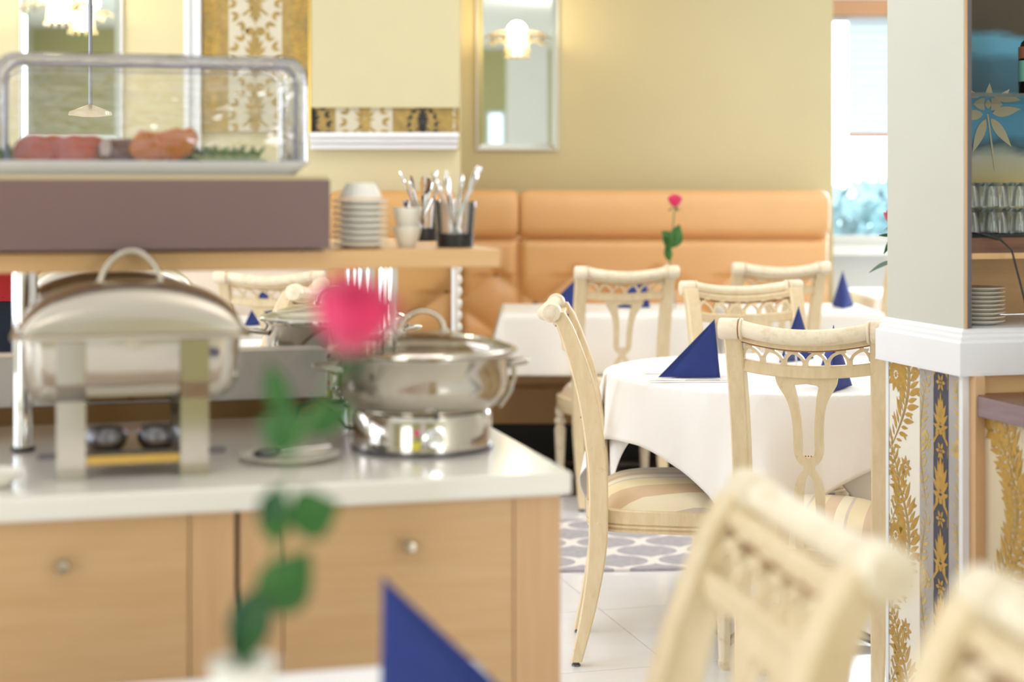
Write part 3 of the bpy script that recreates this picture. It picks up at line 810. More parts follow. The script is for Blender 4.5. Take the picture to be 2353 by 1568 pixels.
# ------------------------------------------------------------------ tables
def ped(t, r=.03, z=.73):
    MB().lathe([(r, 0.03), (r, z)], 20).build('pedestal', 'steeld', t)
    for i in range(4):
        a = PI/4+i*PI/2
        MB().tube([(0, 0, .045), (.2*math.cos(a), .2*math.sin(a), .03), (.3*math.cos(a), .3*math.sin(a), .012)], [.02, .016, .012], 8).build('foot', 'steeld', t)
RC = (.815, 4.85)
t = thing('round_table', 'round dining table hidden under the white cloth in the middle of the picture', 'table', (RC[0], RC[1], 0))
MB().lathe([(.52, .715), (.53, .722), (.53, .738), (.525, .742)], 64).build('tabletop', 'walnut', t); ped(t)
def round_cloth(R, a, phi, top, seed=0, flare=.2, wav=.17, lo=.02):
    b = MB(); n = 130; rr = []; rnd = random.Random(seed); ph = [rnd.uniform(0, 6.28) for _ in range(4)]
    for j in range(n+1):
        row = []
        for i in range(n+1):
            u = lerp(-a, a, i/n); v = lerp(-a, a, j/n); rho = math.hypot(u, v); th = math.atan2(v, u)
            if rho <= R: x, y, z = u, v, top
            else:
                d = rho-R; k_ = 1-math.exp(-d/.03)
                wv = .5+.5*math.cos(4*(th-PI/4)); tri = lambda q: 2/PI*math.asin(.985*math.sin(q)); wv2 = tri(9*th+ph[0])*.5+tri(13*th+ph[1])*.4+tri(5*th+ph[2])*.5
                fl_ = flare*(.45+.75*wv)+wav*(wv2+.15)*k_
                fl_ = max(lo, fl_)
                r = R+.004+.012*k_+d*math.sin(min(1.2, fl_))
                z = top-d*math.cos(min(1.2, fl_))+.010*math.exp(-d/.012)*0
                r2 = r; x, y = r2*math.cos(th), r2*math.sin(th)
                if d < .02:
                    q = d/.02; z = top-.5*d*q; 
                    x, y = (R+min(d, .02)*(1-.4*q))*math.cos(th), (R+min(d, .02)*(1-.4*q))*math.sin(th)
            row.append((x, y, z))
        rr.append(row)
    b.rings(rr, (False, False), closed=False)
    v2 = []
    c_, s_ = math.cos(phi), math.sin(phi)
    b.v = [(c_*x-s_*y, s_*x+c_*y, z) for x, y, z in b.v]
    return b
ang = math.atan2(-.48, -.15)-PI/4
o = round_cloth(.535, .70, ang, .748, 3, .10).build('tablecloth', 'clothr', smooth=True, angle=80, solid=.0015, loc=(RC[0], RC[1], 0))
tag(o, 'white square cloth draped over the round table, corner hanging to the front', 'tablecloth')
o = round_cloth(.522, .59, ang+.5, .7445, 5, .0, 0, .0).build('under_tablecloth', 'cloth', smooth=True, angle=80, solid=.0012, loc=(RC[0], RC[1], 0))
tag(o, 'white under cloth whose hem shows below the round table cloth at left', 'tablecloth')

def rect_cloth(hx, hy, drop, top, seed=0, n=90):
    b = MB(); rr = []; rnd = random.Random(seed); ph = [rnd.uniform(0, 6.28) for _ in range(4)]
    AX, AY = hx+drop, hy+drop
    for j in range(n+1):
        row = []
        for i in range(n+1):
            u = lerp(-AX, AX, i/n); v = lerp(-AY, AY, j/n)
            qx = max(-hx, min(hx, u)); qy = max(-hy, min(hy, v)); dx, dy = u-qx, v-qy; d = math.hypot(dx, dy)
            if d < 1e-6: row.append((u, v, top)); continue
            nx_, ny_ = dx/d, dy/d; cor = 2*abs(nx_*ny_)
            s_ = qx*9+qy*8
            fl_ = .06+.28*cor+.05*math.sin(s_+ph[0])*(1-cor)+.07*math.sin(2.3*s_+ph[1])*(1-cor)
            r = .006+d*math.sin(fl_)+min(d, .01)*.5
            row.append((qx+nx_*r, qy+ny_*r, top-max(0, d*math.cos(fl_)-.002)))
        rr.append(row)
    return b.rings(rr, (False, False), closed=False)
def rect_table(label, clabel, x, y, rz, hx, hy, drop, seed):
    t = thing('square_table', label, 'table', (x, y, 0), rz)
    MB().box(-hx+.006, hx-.006, -hy+.006, hy-.006, .715, .742).build('tabletop', 'walnut', t, smooth=False); ped(t)
    o = rect_cloth(hx, hy, drop, .748, seed).build('tablecloth', 'cloth', smooth=True, angle=80, solid=.0015, loc=(x, y, 0)); o.rotation_euler = (0, 0, rz)
    tag(o, clabel, 'tablecloth')
rect_table('square table under the white cloth in front of the tan banquette', 'white cloth hanging from the square table with the pink rose', .39, 7.35, 0, .43, .33, .26, 1)
rect_table('square table behind the chair at the right end of the banquette', 'white cloth on the table behind the chair at the banquette end', 1.27, 7.40, 0, .32, .30, .26, 2)
rect_table('table beside the far window', 'sunlit white cloth on the table beside the far window', 2.2, 8.5, 0, .40, .35, .26, 3)
rect_table('table beyond the chafing dishes under the wooden shelf', 'white cloth on the table seen below the wooden shelf', -1.14, 6.70, 0, .34, .27, .24, 4)
rect_table('table at far left beyond the chafing dishes', 'white cloth on the table at far left beyond the chafing dishes', -1.22, 5.55, 0, .36, .34, .24, 6)
# foreground table
fgc = Vector((-.043, 1.896, 0))-E1*.40-E2*.40
rect_table('foreground table at the bottom edge of the frame', 'white cloth of the foreground table under the blurred rose', fgc.x, fgc.y, TH, .395, .395, .22, 8)

# napkins
def make_napkin(label):
    t = thing('folded_napkin', label, 'napkin')
    H = .162; Ls = .152
    def sheet(h, l, y0, curl):
        # two leaves meeting on a sloping ridge; open at x=0
        b = MB(); n = 10
        for sd in (-1, 1):
            rr = []
            for i in range(n+1):
                s_ = i/n  # along base from ridge foot to open edge
                row = []
                for j in range(n+1):
                    q = j/n  # up
                    # base point and apex-line point
                    bx_ = -l*(1-s_); by_ = sd*y0*(s_**.8)
                    tx, tz = -l*(1-s_)*(1-q), h*q*s_
                    bulge = sd*curl*math.sin(PI*s_)*math.sin(PI*min(1, q))*.5
                    row.append((-l*(1-s_), by_*(1-q)+bulge, h*q*s_))
                rr.append(row)
            b.rings(rr, (False, False), closed=False)
        return b
    sheet(H, Ls*.93, .050, .012).build('outer_fold', 'navy', t, angle=60, solid=.0015)
    sheet(H*.995, Ls*1.10, .026, -.006).build('inner_fold', 'navy', t, angle=60, solid=.0015)
    return t
ZT = .7512
NK = make_napkin('navy folded napkin standing at the left side of the round table, sharp')
GN = 'navy folded napkins'
NK['group'] = GN
NK.location = (.578, 4.72, ZT); NK.rotation_euler = (0, 0, math.radians(12))
def nap(x, y, deg, label, z=ZT): return dup(NK, (x, y, z), math.radians(deg), label, GN)
nap(.905, 5.22, 60, 'navy folded napkin at the far side of the round table, tip above the chair rail')
nap(.875, 4.50, 78, 'navy folded napkin seen through the backrest of the sharp chair')
nap(.60, 7.45, 20, 'navy folded napkin behind the middle chair on the rose table, before the banquette')
nap(.30, 7.2, 10, 'navy folded napkin peeking out left of the chair at the rose table')
nap(1.50, 7.50, 80, 'blurred navy napkin on the cloth near the far window')
nap(-.98, 6.56, 70, 'navy folded napkin seen through the chair arches under the wooden shelf')
nap(-.125, 1.60, 188, 'large blurred navy napkin at the bottom edge of the frame')
# cutlery on the round table
kn = thing('table_knife', 'steel knife lying in front of the sharp navy napkin', 'knife', (.49, 4.585, ZT), math.radians(4))
MB().tube([(-.11, 0, .004), (-.07, 0, .005), (-.01, 0, .004)], [.004, .006, .004], 10, flat=(.6, 1.2)).build('handle', 'chrome', kn)
MB().prism([(-.012, -.004), (.10, -.009), (.118, 0), (.10, .003), (-.012, .004)], .001, .0025).build('blade', 'chrome', kn, smooth=False)
fk = thing('table_fork', 'steel fork whose end shows left of the sharp navy napkin', 'fork', (.475, 4.80, ZT), math.radians(4))
MB().tube([(-.09, 0, .004), (-.04, 0, .004), (.03, 0, .003)], [.005, .003, .003], 8, flat=(.5, 1.3)).build('handle', 'chrome', fk)
MB().prism([(.03, -.004), (.05, -.011), (.05, .011), (.03, .004)], .002, .004).build('neck', 'chrome', fk, smooth=False)
for i in range(4): MB().box(.05, .10, -.011+i*.0063, -.0085+i*.0063, .002, .004).build('tine', 'chrome', fk, smooth=False)
sh = thing('salt_shaker', 'small cut glass shaker between the napkins on the round table', 'shaker', (.83, 4.93, ZT))
MB().lathe([(.018, 0), (.021, .01), (.019, .035), (.016, .042)], 10).build('glass_body', 'glass', sh, smooth=False)
MB().lathe([(.0165, .042), (.0165, .052), (.010, .058)], 20).build('cap', 'chrome', sh)

# ------------------------------------------------------------------ roses
def leaf_mesh(b, base, dir_, ln, wd, up):
    d = Vector(dir_).normalized(); s_ = d.cross(Vector(up)).normalized(); u = s_.cross(d)
    rr = []; n = 9
    for i in range(n+1):
        t = i/n; w_ = wd*math.sin(PI*(t*.97+.015)**.8)
        if i == 0: w_ = .001
        if i == n: w_ = .0008
        c_ = Vector(base)+d*ln*t+u*(-.18*ln*t*t)
        rr.append([tuple(c_+s_*w_*k_+u*abs(k_)*w_*.3) for k_ in (-1, -.5, 0, .5, 1)])
    b.rings(rr, (False, False), closed=False)
def rose(label, stem, leaves, head, r, petal, sr=.0028, open_=1.0, leafm='leaf', zb=None, headup=(0, 0, 1)):
    t = thing('rose', label, 'flower', stem[0])
    o = Vector(stem[0])
    st = [Vector(p)-o for p in stem]
    MB().tube(st, [sr]*len(st), 8).build('stem', 'stem', t)
    for lf in leaves:
        base, dr, ln, wd = lf[:4]; mm_ = lf[4] if len(lf) > 4 else leafm
        b = MB(); leaf_mesh(b, Vector(base)-o, dr, ln, wd, lf[5] if len(lf) > 5 else (0, -1, .25)); b.build('leaf', mm_, t, angle=80, solid=.0006, keep=True)
    h = Vector(head)-o; rnd = random.Random(3)
    Q = Vector((0, 0, 1)).rotation_difference(Vector(headup).normalized()).to_matrix().to_4x4()
    for L in range(4):
        n = (3, 4, 5, 6)[L]; rad = r*(.32, .55, .78, 1.0)[L]; hh = r*(1.9, 1.85, 1.7, 1.5)[L]
        for i in range(n):
            a0 = 2*PI*i/n+L*.7; b = MB(); rr = []
            for j in range(7):
                q = j/6; row = []
                for k_ in range(7):
                    s_ = (k_/6-.5)*2; a = a0+s_*PI/n*1.35
                    rad_ = rad*(.25+.75*math.sin(PI/2*min(1, q*1.35)))*(1+.12*open_*(L/3)*max(0, q-.7)*4)
                    z = -r*.9+hh*q*(1-.16*s_*s_*q)
                    row.append((rad_*math.cos(a), rad_*math.sin(a), z))
                rr.append(row)
            b.rings(rr, (False, False), closed=False, mtx=Matrix.Translation(h) @ Q).build('petal', petal, t, angle=80, solid=.0006, keep=True)
    for i in range(5):
        a = 2*PI*i/5; b = MB()
        leaf_mesh(b, h+Q.to_3x3() @ Vector((.3*r*math.cos(a), .3*r*math.sin(a), -r*.92)), Q.to_3x3() @ Vector((math.cos(a), math.sin(a), -.5)), r*1.1, r*.16, (0, 0, 1)); b.build('sepal', 'leafd', t, keep=True)
    return t
def vase(name, label, x, y, h, r, m):
    t = thing(name, label, 'vase', (x, y, ZT))
    MB().lathe([(r*.8, 0), (r, .01), (r*.95, h*.3), (r*.6, h*.65), (r*.55, h*.8), (r*.85, h), (r*.75, h), (r*.45, h*.8), (r*.5, h*.65), (r*.8, h*.3), (r*.8, .012)], 32).build('vase_body', m, t)
# foreground rose
def PXY(px, py, D): return Vector(((px-CX)/F*D, D, HC-(py-HY)/F*D))
D = 1.25; DH = 1.12
stem = [PXY(566, 1640, D), PXY(575, 1500, D), PXY(598, 1380, D), PXY(640, 1240, D), PXY(655, 1120, D), PXY(690, 1000, D-.03), PXY(760, 880, D-.08), PXY(812, 790, DH)]
lv = [(PXY(598, 1350, D), (-.28, 0, -1), .066, .0165, 'leafd', (0, -1, 0)), (PXY(608, 1405, D), (.62, .1, .8), .054, .0215, 'leaf', (0, -1, 0)),
      (PXY(640, 1250, D), (-.15, .3, .8), .046, .013, 'leaf', (0, -1, 0)), (PXY(665, 1205, D), (1, .2, .40), .040, .020, 'leaf', (0, -1, .3)),
      (PXY(645, 1120, D), (-.25, .1, -.7), .040, .012, 'leafd', (0, -1, 0)),
      (PXY(700, 1000, D), (-.95, 0, .25), .036, .020, 'leaf', (0, -1, .2)), (PXY(690, 990, D), (1, .2, .45), .046, .013, 'leaf', (0, -1, .4)),
      (PXY(655, 950, D), (-.35, 0, 1), .040, .010, 'leaf', (0, -1, 0))]
rose('large blurred pink rose rising in front of the buffet counter', stem, lv, PXY(812, 728, DH), .0275, 'petal', sr=.0014, headup=(.25, -.1, 1))
vase('bud_vase', 'blurred white bud vase at the bottom edge holding the large pink rose', PXY(560, 1568, D).x, D, .180, .031, 'porc')
# rear rose
D = 7.3
stem = [PXY(1537, 700, D), PXY(1540, 600, D), PXY(1545, 540, D), PXY(1550, 478, D)]
lv = [(PXY(1543, 570, D), (.35, 0, 1), .11, .034, 'leaf', (0, -1, 0)), (PXY(1541, 575, D), (-.4, 0, 1), .09, .018, 'leaf', (0, -1, 0)), (PXY(1540, 545, D), (-.8, 0, .5), .045, .018, 'leaf', (0, -1, 0)), (PXY(1538, 600, D), (-.15, 0, 1), .08, .018, 'leaf', (0, -1, 0))]
rose('small pink rose in a slim vase on the square table before the banquette', stem, lv, PXY(1551, 462, D), .030, 'petal')
vase('bud_vase', 'slim glass vase of the small pink rose before the banquette', PXY(1542, 0, D).x, D, .20, .022, 'glass')
# rose half hidden by the column
D = 4.8
stem = [PXY(2062, 800, D), PXY(2060, 650, D), PXY(2058, 560, D), PXY(2052, 525, D)]
lv = [(PXY(2060, 600, D), (-1, 0, -.25), .085, .014, 'leafd', (0, -.3, 1)), (PXY(2052, 545, D), (-.5, 0, -1), .055, .008, 'leafd', (0, -1, 0)), (PXY(2052, 540, D), (-1, 0, -.05), .04, .005, 'leafd', (0, -1, 0)), (PXY(2060, 640, D), (1, 0, .3), .08, .02, 'leafd', (0, -1, 0))]
rose('crimson rose half hidden behind the left edge of the cream column', stem, lv, PXY(2054, 500, D), .026, 'petalr')
vase('bud_vase', 'slim vase of the crimson rose behind the cream column', PXY(2062, 0, D).x, D, .20, .022, 'glass')

# ------------------------------------------------------------------ buffet
O = Vector((.0873, 2.378, 0))
def Bw(a, b, z=0): p = O+E1*a+E2*b; return (p.x, p.y, z)
ZC = .88
def bthing(name, label, cat, a, b, z=0, rz=0, group=None): return thing(name, label, cat, Bw(a, b, z), TH+rz, group)
bc = bthing('buffet_counter', 'wooden buffet counter with white top and round metal knobs', 'counter', 0, 0)
MB().box(-1.9, 0, 0, 1.4, ZC-.034, ZC).build('worktop', 'corian', bc, bevel=.005)
MB().box(-1.88, -.014, .04, 1.36, .06, ZC-.034).build('carcass', 'beechv', bc, smooth=False)
MB().box(-1.86, -.05, .07, 1.33, 0, .06).build('plinth', 'black', bc, smooth=False)
MB().box(-.0815, -.012, .02, .04, .06, ZC-.034).build('end_stile', 'beechv', bc, smooth=False, bevel=.001)
MB().box(-.4725, -.4145, .02, .04, .06, ZC-.034).build('middle_stile', 'beechv', bc, smooth=False, bevel=.001)
MB().box(-.54, -.4795, .02, .04, .06, ZC-.034).build('middle_stile', 'beechv', bc, smooth=False, bevel=.001)
MB().box(-.4795, -.4725, .032, .04, .06, ZC-.034).build('dark_gap', 'seam', bc, smooth=False)
MB().box(-.95, -.91, .02, .04, .06, ZC-.034).build('left_stile', 'beechv', bc, smooth=False, bevel=.001)
for a0, a1, ka in ((-.4125, -.0835, -.239), (-.908, -.542, -.708), (-1.32, -.952, -1.13)):
    d_ = MB().box(a0, a1, .018, .038, .30, ZC-.036).build('drawer_front', 'beech', bc, smooth=False, bevel=.001)
    MB().lathe([(.005, 0), (.005, .012), (.009, .016), (.0105, .021), (.008, .026), (.002, .027)], 20, mtx=Matrix.Translation((ka, .018, .786)) @ Matrix.Rotation(PI/2, 4, 'X')).build('knob', 'steelb', d_)
    MB().box(a0, a1, .018, .038, .08, .296).build('lower_front', 'beech', bc, smooth=False, bevel=.001)
up = bthing('counter_upstand', 'long white raised divider with brown foot strip behind the chafing dishes', 'divider', -.25, .69)
MB().box(-1.6, 0, .004, .09, ZC+.03, ZC+.117).build('white_box', 'white', up, smooth=False, bevel=.003)
MB().box(-1.6, 0, 0, .086, ZC, ZC+.03).build('brown_strip', 'brown', up, smooth=False)
# shelf with posts
sh = bthing('buffet_shelf', 'long wooden buffet shelf on chrome posts above the counter', 'shelf', -.039, .261)
ZS = 1.192
MB().box(-1.8, 0, 0, .59, ZS-.029, ZS).build('shelf_board', 'maple', sh, smooth=False, bevel=.002)
for a, b in ((-.769, .41), (-.192, .41), (-.192, .62), (-.185, .80), (-.769, .80)):
    p_ = MB().lathe([(.0155, ZC+.004), (.0155, ZS-.029)], 28, c=(a+.039, b-.261, 0)).build('post', 'chrome', sh)
    MB().lathe([(.018, ZC), (.018, ZC+.006)], 28, c=(a+.039, b-.261, 0)).build('post_foot', 'black', p_)
rs = bthing('riser_box', 'mauve brown riser box carrying the covered salad tray', 'riser', -.3145, .235)
MB().box(-1.3, 0, 0, .42, ZS+.004, ZS+.109).build('box_body', 'mauve', rs, smooth=False, bevel=.001)
MB().box(-1.3, -.002, .006, .415, ZS+.109, ZS+.116).build('pale_top_board', 'board', rs, smooth=False)
for a in (-.03, -.495, -.9):
    for b_ in (.03, .38): MB().lathe([(.008, ZS), (.008, ZS+.004)], 14, c=(a, b_, 0)).build('rubber_foot', 'black', rs)
ZR = ZS+.116
# tray (flared) and acrylic cover
tr = bthing('salad_tray', 'long white flared tray of sliced salad under the clear cover', 'tray', -.585, .43, ZR)
def rrect(hx, hy, r, z, n=6):
    P = []
    for cx_, cy_, a0 in ((hx-r, hy-r, 0), (-hx+r, hy-r, PI/2), (-hx+r, -hy+r, PI), (hx-r, -hy+r, 1.5*PI)):
        for i in range(n+1):
            a = a0+PI/2*i/n; P.append((cx_+r*math.cos(a), cy_+r*math.sin(a), z))
    return P
MB().rings([rrect(.225, .14, .02, 0), rrect(.228, .143, .02, .002), rrect(.245, .16, .02, .0185), rrect(.248, .163, .02, .0215), rrect(.243, .158, .02, .0215), rrect(.226, .141, .02, .0165)]).build('tray_body', 'porcw', tr, angle=50)
cv = bthing('acrylic_cover', 'clear acrylic roll top cover over the salad tray', 'food cover', -.575, .43, ZR+.022)
def arch_prof(hx, h, r, n=8, z0=0):
    P = [(-hx, z0)]
    for i in range(n+1):
        a = PI-PI/2*i/n; P.append((-hx+r+r*math.cos(a), h-r+r*math.sin(a)))
    for i in range(n+1):
        a = PI/2-PI/2*i/n; P.append((hx-r+r*math.cos(a), h-r+r*math.sin(a)))
    P.append((hx, z0)); return P
b = MB(); rr = []
for y, sc_, dz in ((-.148, .97, -.004), (-.150, .985, 0), (-.10, 1.0, .004), (0, 1.0, .006), (.10, 1, .004), (.15, .985, 0)):
    rr.append([(x*sc_, y, z+dz*(z > .1)) for x, z in arch_prof(.233, .160, .028)])
b.rings(rr, (False, False), closed=False).build('hood', 'acrylic', cv, angle=60, solid=.003)
b = MB(); b.rings([[(x, -.150, z) for x, z in arch_prof(.220, .148, .022)], [(x, -.146, z) for x, z in arch_prof(.220, .148, .022)]], (True, True)).build('front_pane', 'acrylic', cv, smooth=False)
b = MB(); b.rings([[(x, .146, z) for x, z in arch_prof(.220, .148, .022)], [(x, .150, z) for x, z in arch_prof(.220, .148, .022)]], (True, True)).build('back_pane', 'acrylic', cv, smooth=False)
MB().tube([(x, -.151, z) for x, z in arch_prof(.226, .153, .03)], .0035, 8).build('front_rim', 'acredge', cv)
MB().tube([(x, -.152, z) for x, z in arch_prof(.214, .143, .022)], .0026, 8).build('front_seam', 'acrdark', cv)
MB().tube([(x, .151, z) for x, z in arch_prof(.226, .153, .03)], .003, 8).build('back_rim', 'acredge', cv)
MB().box(-.06, .06, -.012, .012, .166, .172).build('lid_grip', 'acrylic', cv, smooth=False, bevel=.002)
# food pieces
fz = ZR+.0167
def food(name, label, cat, a, group=None, b=.35, k_=1.55):
    t = bthing(name, label, cat, a, b, fz, 0, group); t.scale = (k_, k_, k_); return t
ORD = ('first', 'second', 'third', 'fourth', 'fifth', 'sixth', 'seventh', 'eighth', 'ninth')
for i, a in enumerate((-.750, -.722, -.690, -.668)):
    t = food('tomato_slice', ORD[i]+' red tomato slice from the left on the covered tray', 'vegetable', a, 'tomato slices on the covered tray', .33+.01*(i % 2))
    mtx = Matrix.Translation((0, 0, .011)) @ Matrix.Rotation(math.radians(62), 4, 'X') @ Matrix.Rotation(.5*i, 4, 'Z')
    MB().lathe([(.019, -.003), (.021, 0), (.019, .003)], 20, mtx=mtx).build('rind', 'tomato', t); MB().lathe([(.0165, .003), (.0165, .0036)], 20, mtx=mtx).build('flesh', 'tomatoi', t)
for i, a in enumerate((-.636, -.622, -.606)):
    t = food('beetroot_wedge', ORD[i]+' dark red beetroot piece from the left beside the carrot chunks', 'vegetable', a, 'beetroot pieces on the covered tray', .33)
    MB().ball((0, 0, .013), .014, .012, .014, 12).build('beet_body', 'onion', t)
    if i == 0: MB().ball((-.006, -.009, .016), .006, .004, .010, 10).build('pale_core', 'onioni', t)
for i, (a, s_) in enumerate(((-.585, 1.15), (-.570, 1.0), (-.553, 1.1), (-.534, 1.1))):
    t = food('carrot_chunk', ORD[i]+' orange carrot chunk from the left on the covered tray', 'vegetable', a, 'carrot chunks on the covered tray', .325, 1.8)
    MB().tube([(-.010, 0, .008*s_), (0, -.004, .016*s_), (.012, 0, (.024 if i > 1 else .018)*s_)], [.009, .013, .007], 7).build('carrot_body', 'carrot', t, smooth=False)
for i in range(7):
    t = food('olive', ORD[i]+' dark olive from the left beside the carrot chunks on the tray', 'vegetable', -.540+.0075*i, 'olives on the covered tray', .345+.012*(i % 2))
    MB().ball((0, 0, .0065+.004*(i % 3 == 1)), .008, .007, .0065, 10).build('olive_body', 'olive', t)
for i in range(6):
    t = food('cucumber_slice', ORD[i]+' pale green cucumber slice from the left on the covered tray', 'vegetable', -.495+.017*i, 'cucumber slices on the covered tray', .33+.008*(i % 2))
    mtx = Matrix.Translation((0, 0, .005)) @ Matrix.Rotation(math.radians(18), 4, 'Y')
    MB().lathe([(.013, -.0015), (.013, .0015)], 18, mtx=mtx).build('cucumber_body', 'cucumber', t)
LX = (-.776, -.648, -.505, -.49, -.472, -.455, -.425, -.790)
for i, a in enumerate(LX):
    t = food('lettuce_leaf', ORD[sorted(LX).index(a)]+' crinkled green lettuce leaf from the left on the covered tray', 'vegetable', a, 'lettuce leaves on the covered tray', .35)
    b = MB(); rr = []; rnd = random.Random(i)
    for j in range(6):
        row = []
        for k_ in range(9):
            s_ = (k_/8-.5)*2; q = j/5
            row.append((s_*.016*math.sin(PI*(q*.8+.15)), -.012+.03*q+rnd.uniform(-.001, .001), .004+.012*math.sin(PI*q)+.005*math.sin(s_*9+i)))
        rr.append(row)
    b.rings(rr, (False, False), closed=False).build('leaf_blade', 'lettuce', t, solid=.0008, keep=True)

# crockery on the shelf
GB = 'stack of small white dishes on the buffet shelf'
for i in range(8):
    t = bthing('small_dish', ORD[i]+' small white dish from the bottom of the stack beside the riser box', 'dish', -.249, .345, ZS+.0005+i*.0098, 0, GB)
    MB().lathe([(.028, 0), (.030, .001), (.035, .0040), (.0435, .0048), (.0440, .0088), (.038, .0080), (.030, .0032), (.001, .003)], 32).build('dish_body', 'porc', t)
t = bthing('small_bowl', 'white bowl upside down on top of the dish stack', 'bowl', -.249, .345, ZS+.0805)
MB().lathe([(.035, 0), (.034, .003), (.0245, .022), (.023, .024), (.018, .0245), (.017, .0225), (.012, .0225)], 32).build('bowl_body', 'porc', t)
for i in range(2):
    t = bthing('egg_cup', ('lower', 'upper')[i]+' white egg cup of the stack between the cutlery glasses', 'cup', -.168, .372, ZS+.0005+i*.030, 0, 'stacked egg cups')
    MB().lathe([(.014, 0), (.015, .003), (.019, .012), (.0235, .030), (.0235, .034), (.021, .034), (.017, .014), (.001, .010)], 28).build('cup_body', 'porc', t)
def cutlery_glass(label, a, b, seed, n, labs):
    t = bthing('cutlery_glass', label, 'glass', a, b, ZS)
    MB().lathe([(.028, 0), (.0285, .002), (.0345, .074), (.0325, .074), (.027, .008), (.001, .007)], 32).build('glass_wall', 'smoke', t)
    MB().lathe([(.029, -0.0), (.0305, .022), (.0315, .0225)], 32, cap=(True, False)).build('dark_base_band', 'black', t)
    rnd = random.Random(seed)
    ctr = sorted(range(n), key=lambda q: math.cos(2*PI*q/n+.13))
    for i in range(n):
        ang_ = 2*PI*i/n+.13; r0 = .010; r1 = .028+rnd.uniform(0, .018); hgt = .12+rnd.uniform(-.012, .012)
        p0 = Vector((-r0*math.cos(ang_), -r0*math.sin(ang_), .010)); p1 = Vector((r1*math.cos(ang_), r1*math.sin(ang_), hgt))
        s_ = bthing('teaspoon', ORD[ctr.index(i)]+' '+labs, 'spoon', a, b, ZS, 0, 'teaspoons in the '+('left' if seed == 1 else 'right')+' cutlery glass')
        mm_ = 'walnut' if (seed == 1 and i in (1, 2)) else 'chrome'
        d = (p1-p0)
        hd = MB().tube([p0, p0+d*.3, p0+d*.72], [.0045, .0024, .0026], 7).build('handle', 'chrome', s_)
        # paddle end
        rr = []
        path = [p0+d*(.70+.30*q/6) for q in range(7)]; rad = [.0026, .0042, .006, .007, .007, .0056, .0026]
        MB().tube(path, rad, 10, flat=(.45, 1.0)).build('handle_end', mm_, s_)
cutlery_glass('tinted glass of upright teaspoons near the right end of the wooden shelf', -.093, .350, 2, 8, 'teaspoon handle from the left in the nearer right cutlery glass')
cutlery_glass('tinted glass of upright teaspoons behind the egg cups', -.075, .70, 1, 7, 'teaspoon handle from the left in the cutlery glass behind the egg cups')

# round pans
def round_pan(label, a, b, rz, front=True):
    t = bthing('round_chafing_pan', label, 'pan', a, b, ZC, rz)
    MB().lathe([(.104, 0), (.109, .003), (.109, .052), (.105, .060), (.10, .062)], 64).build('heater_base', 'steel', t)
    MB().lathe([(.110, .002), (.112, .002), (.112, .007), (.110, .007)], 64).build('base_ring', 'steeld', t)
    MB().lathe([(.085, .060), (.108, .063), (.120, .072), (.131, .088), (.135, .103), (.136, .143), (.141, .146), (.141, .149), (.133, .149), (.13, .12)], 64).build('pan_body', 'steel', t, angle=60)
    MB().lathe([(.001, .138), (.128, .138), (.131, .136)], 40).build('lid_backing_disc', 'lidback', t)  # pale disc added under the lid to lighten the dark glass
    lid = MB().lathe([(.146, .150), (.150, .153), (.150, .156), (.144, .159), (.142, .158)], 64, cap=(False, False)).build('lid_rim', 'steel', t)
    MB().lathe([(.143, .158), (.12, .168), (.085, .176), (.045, .181), (.002, .183)], 64).build('glass_lid', 'lidglass', lid)
    b_ = MB(); P = [(x, 0, .181+.034*math.sqrt(max(0, 1-(x/.036)**2))) for x in [-.036+.072*i/16 for i in range(17)]]
    b_.tube(P, .0038, 10).lathe([(.008, .179), (.006, .186)], 14, c=(-.036, 0, 0)).lathe([(.008, .179), (.006, .186)], 14, c=(.036, 0, 0)).build('lid_handle', 'steelb', lid)
    for sd in (-1, 1):
        P = [(sd*(.132+.038*math.sin(PI*i/12)), -.030+.060*i/12, .128+.004*math.sin(PI*i/12)) for i in range(13)]
        MB().tube(P, .0048, 10).build('side_handle', 'steel', t)
    # hose-like support bracket at the right side
    MB().tube([(.120, -.02, .062), (.137, -.02, .085), (.145, -.02, .11), (.142, -.02, .14)], .004, 8).build('support_bracket', 'steel', t)
    dl = MB().lathe([(.016, 0), (.016, .004), (.012, .006), (.012, .016), (.010, .018)], 24, mtx=Matrix.Translation((-.006, -.108, .028)) @ Matrix.Rotation(PI/2, 4, 'X')).build('dial', 'chrome', t)
    s1 = MB().lathe([(.005, 0), (.005, .001)], 14, mtx=Matrix.Translation((-.031, -.1055, .038)) @ Matrix.Rotation(PI/2, 4, 'X')).build('pink_indicator', 'pink_sticker', t)
    s2 = MB().box(-.038, -.025, -.1068, -.104, .012, .024).build('yellow_sticker', 'yellow_sticker', t, smooth=False)
    MB().ball((0, -.110, .062), .004, seg=8).build('catch', 'steeld', t)
    return t
round_pan('large round chafing pan with glass lid standing at the right end of the counter front', -.161, .283, 0)
round_pan('round chafing pan with glass lid on the far side of the counter behind the divider', -.195, .955, 0)
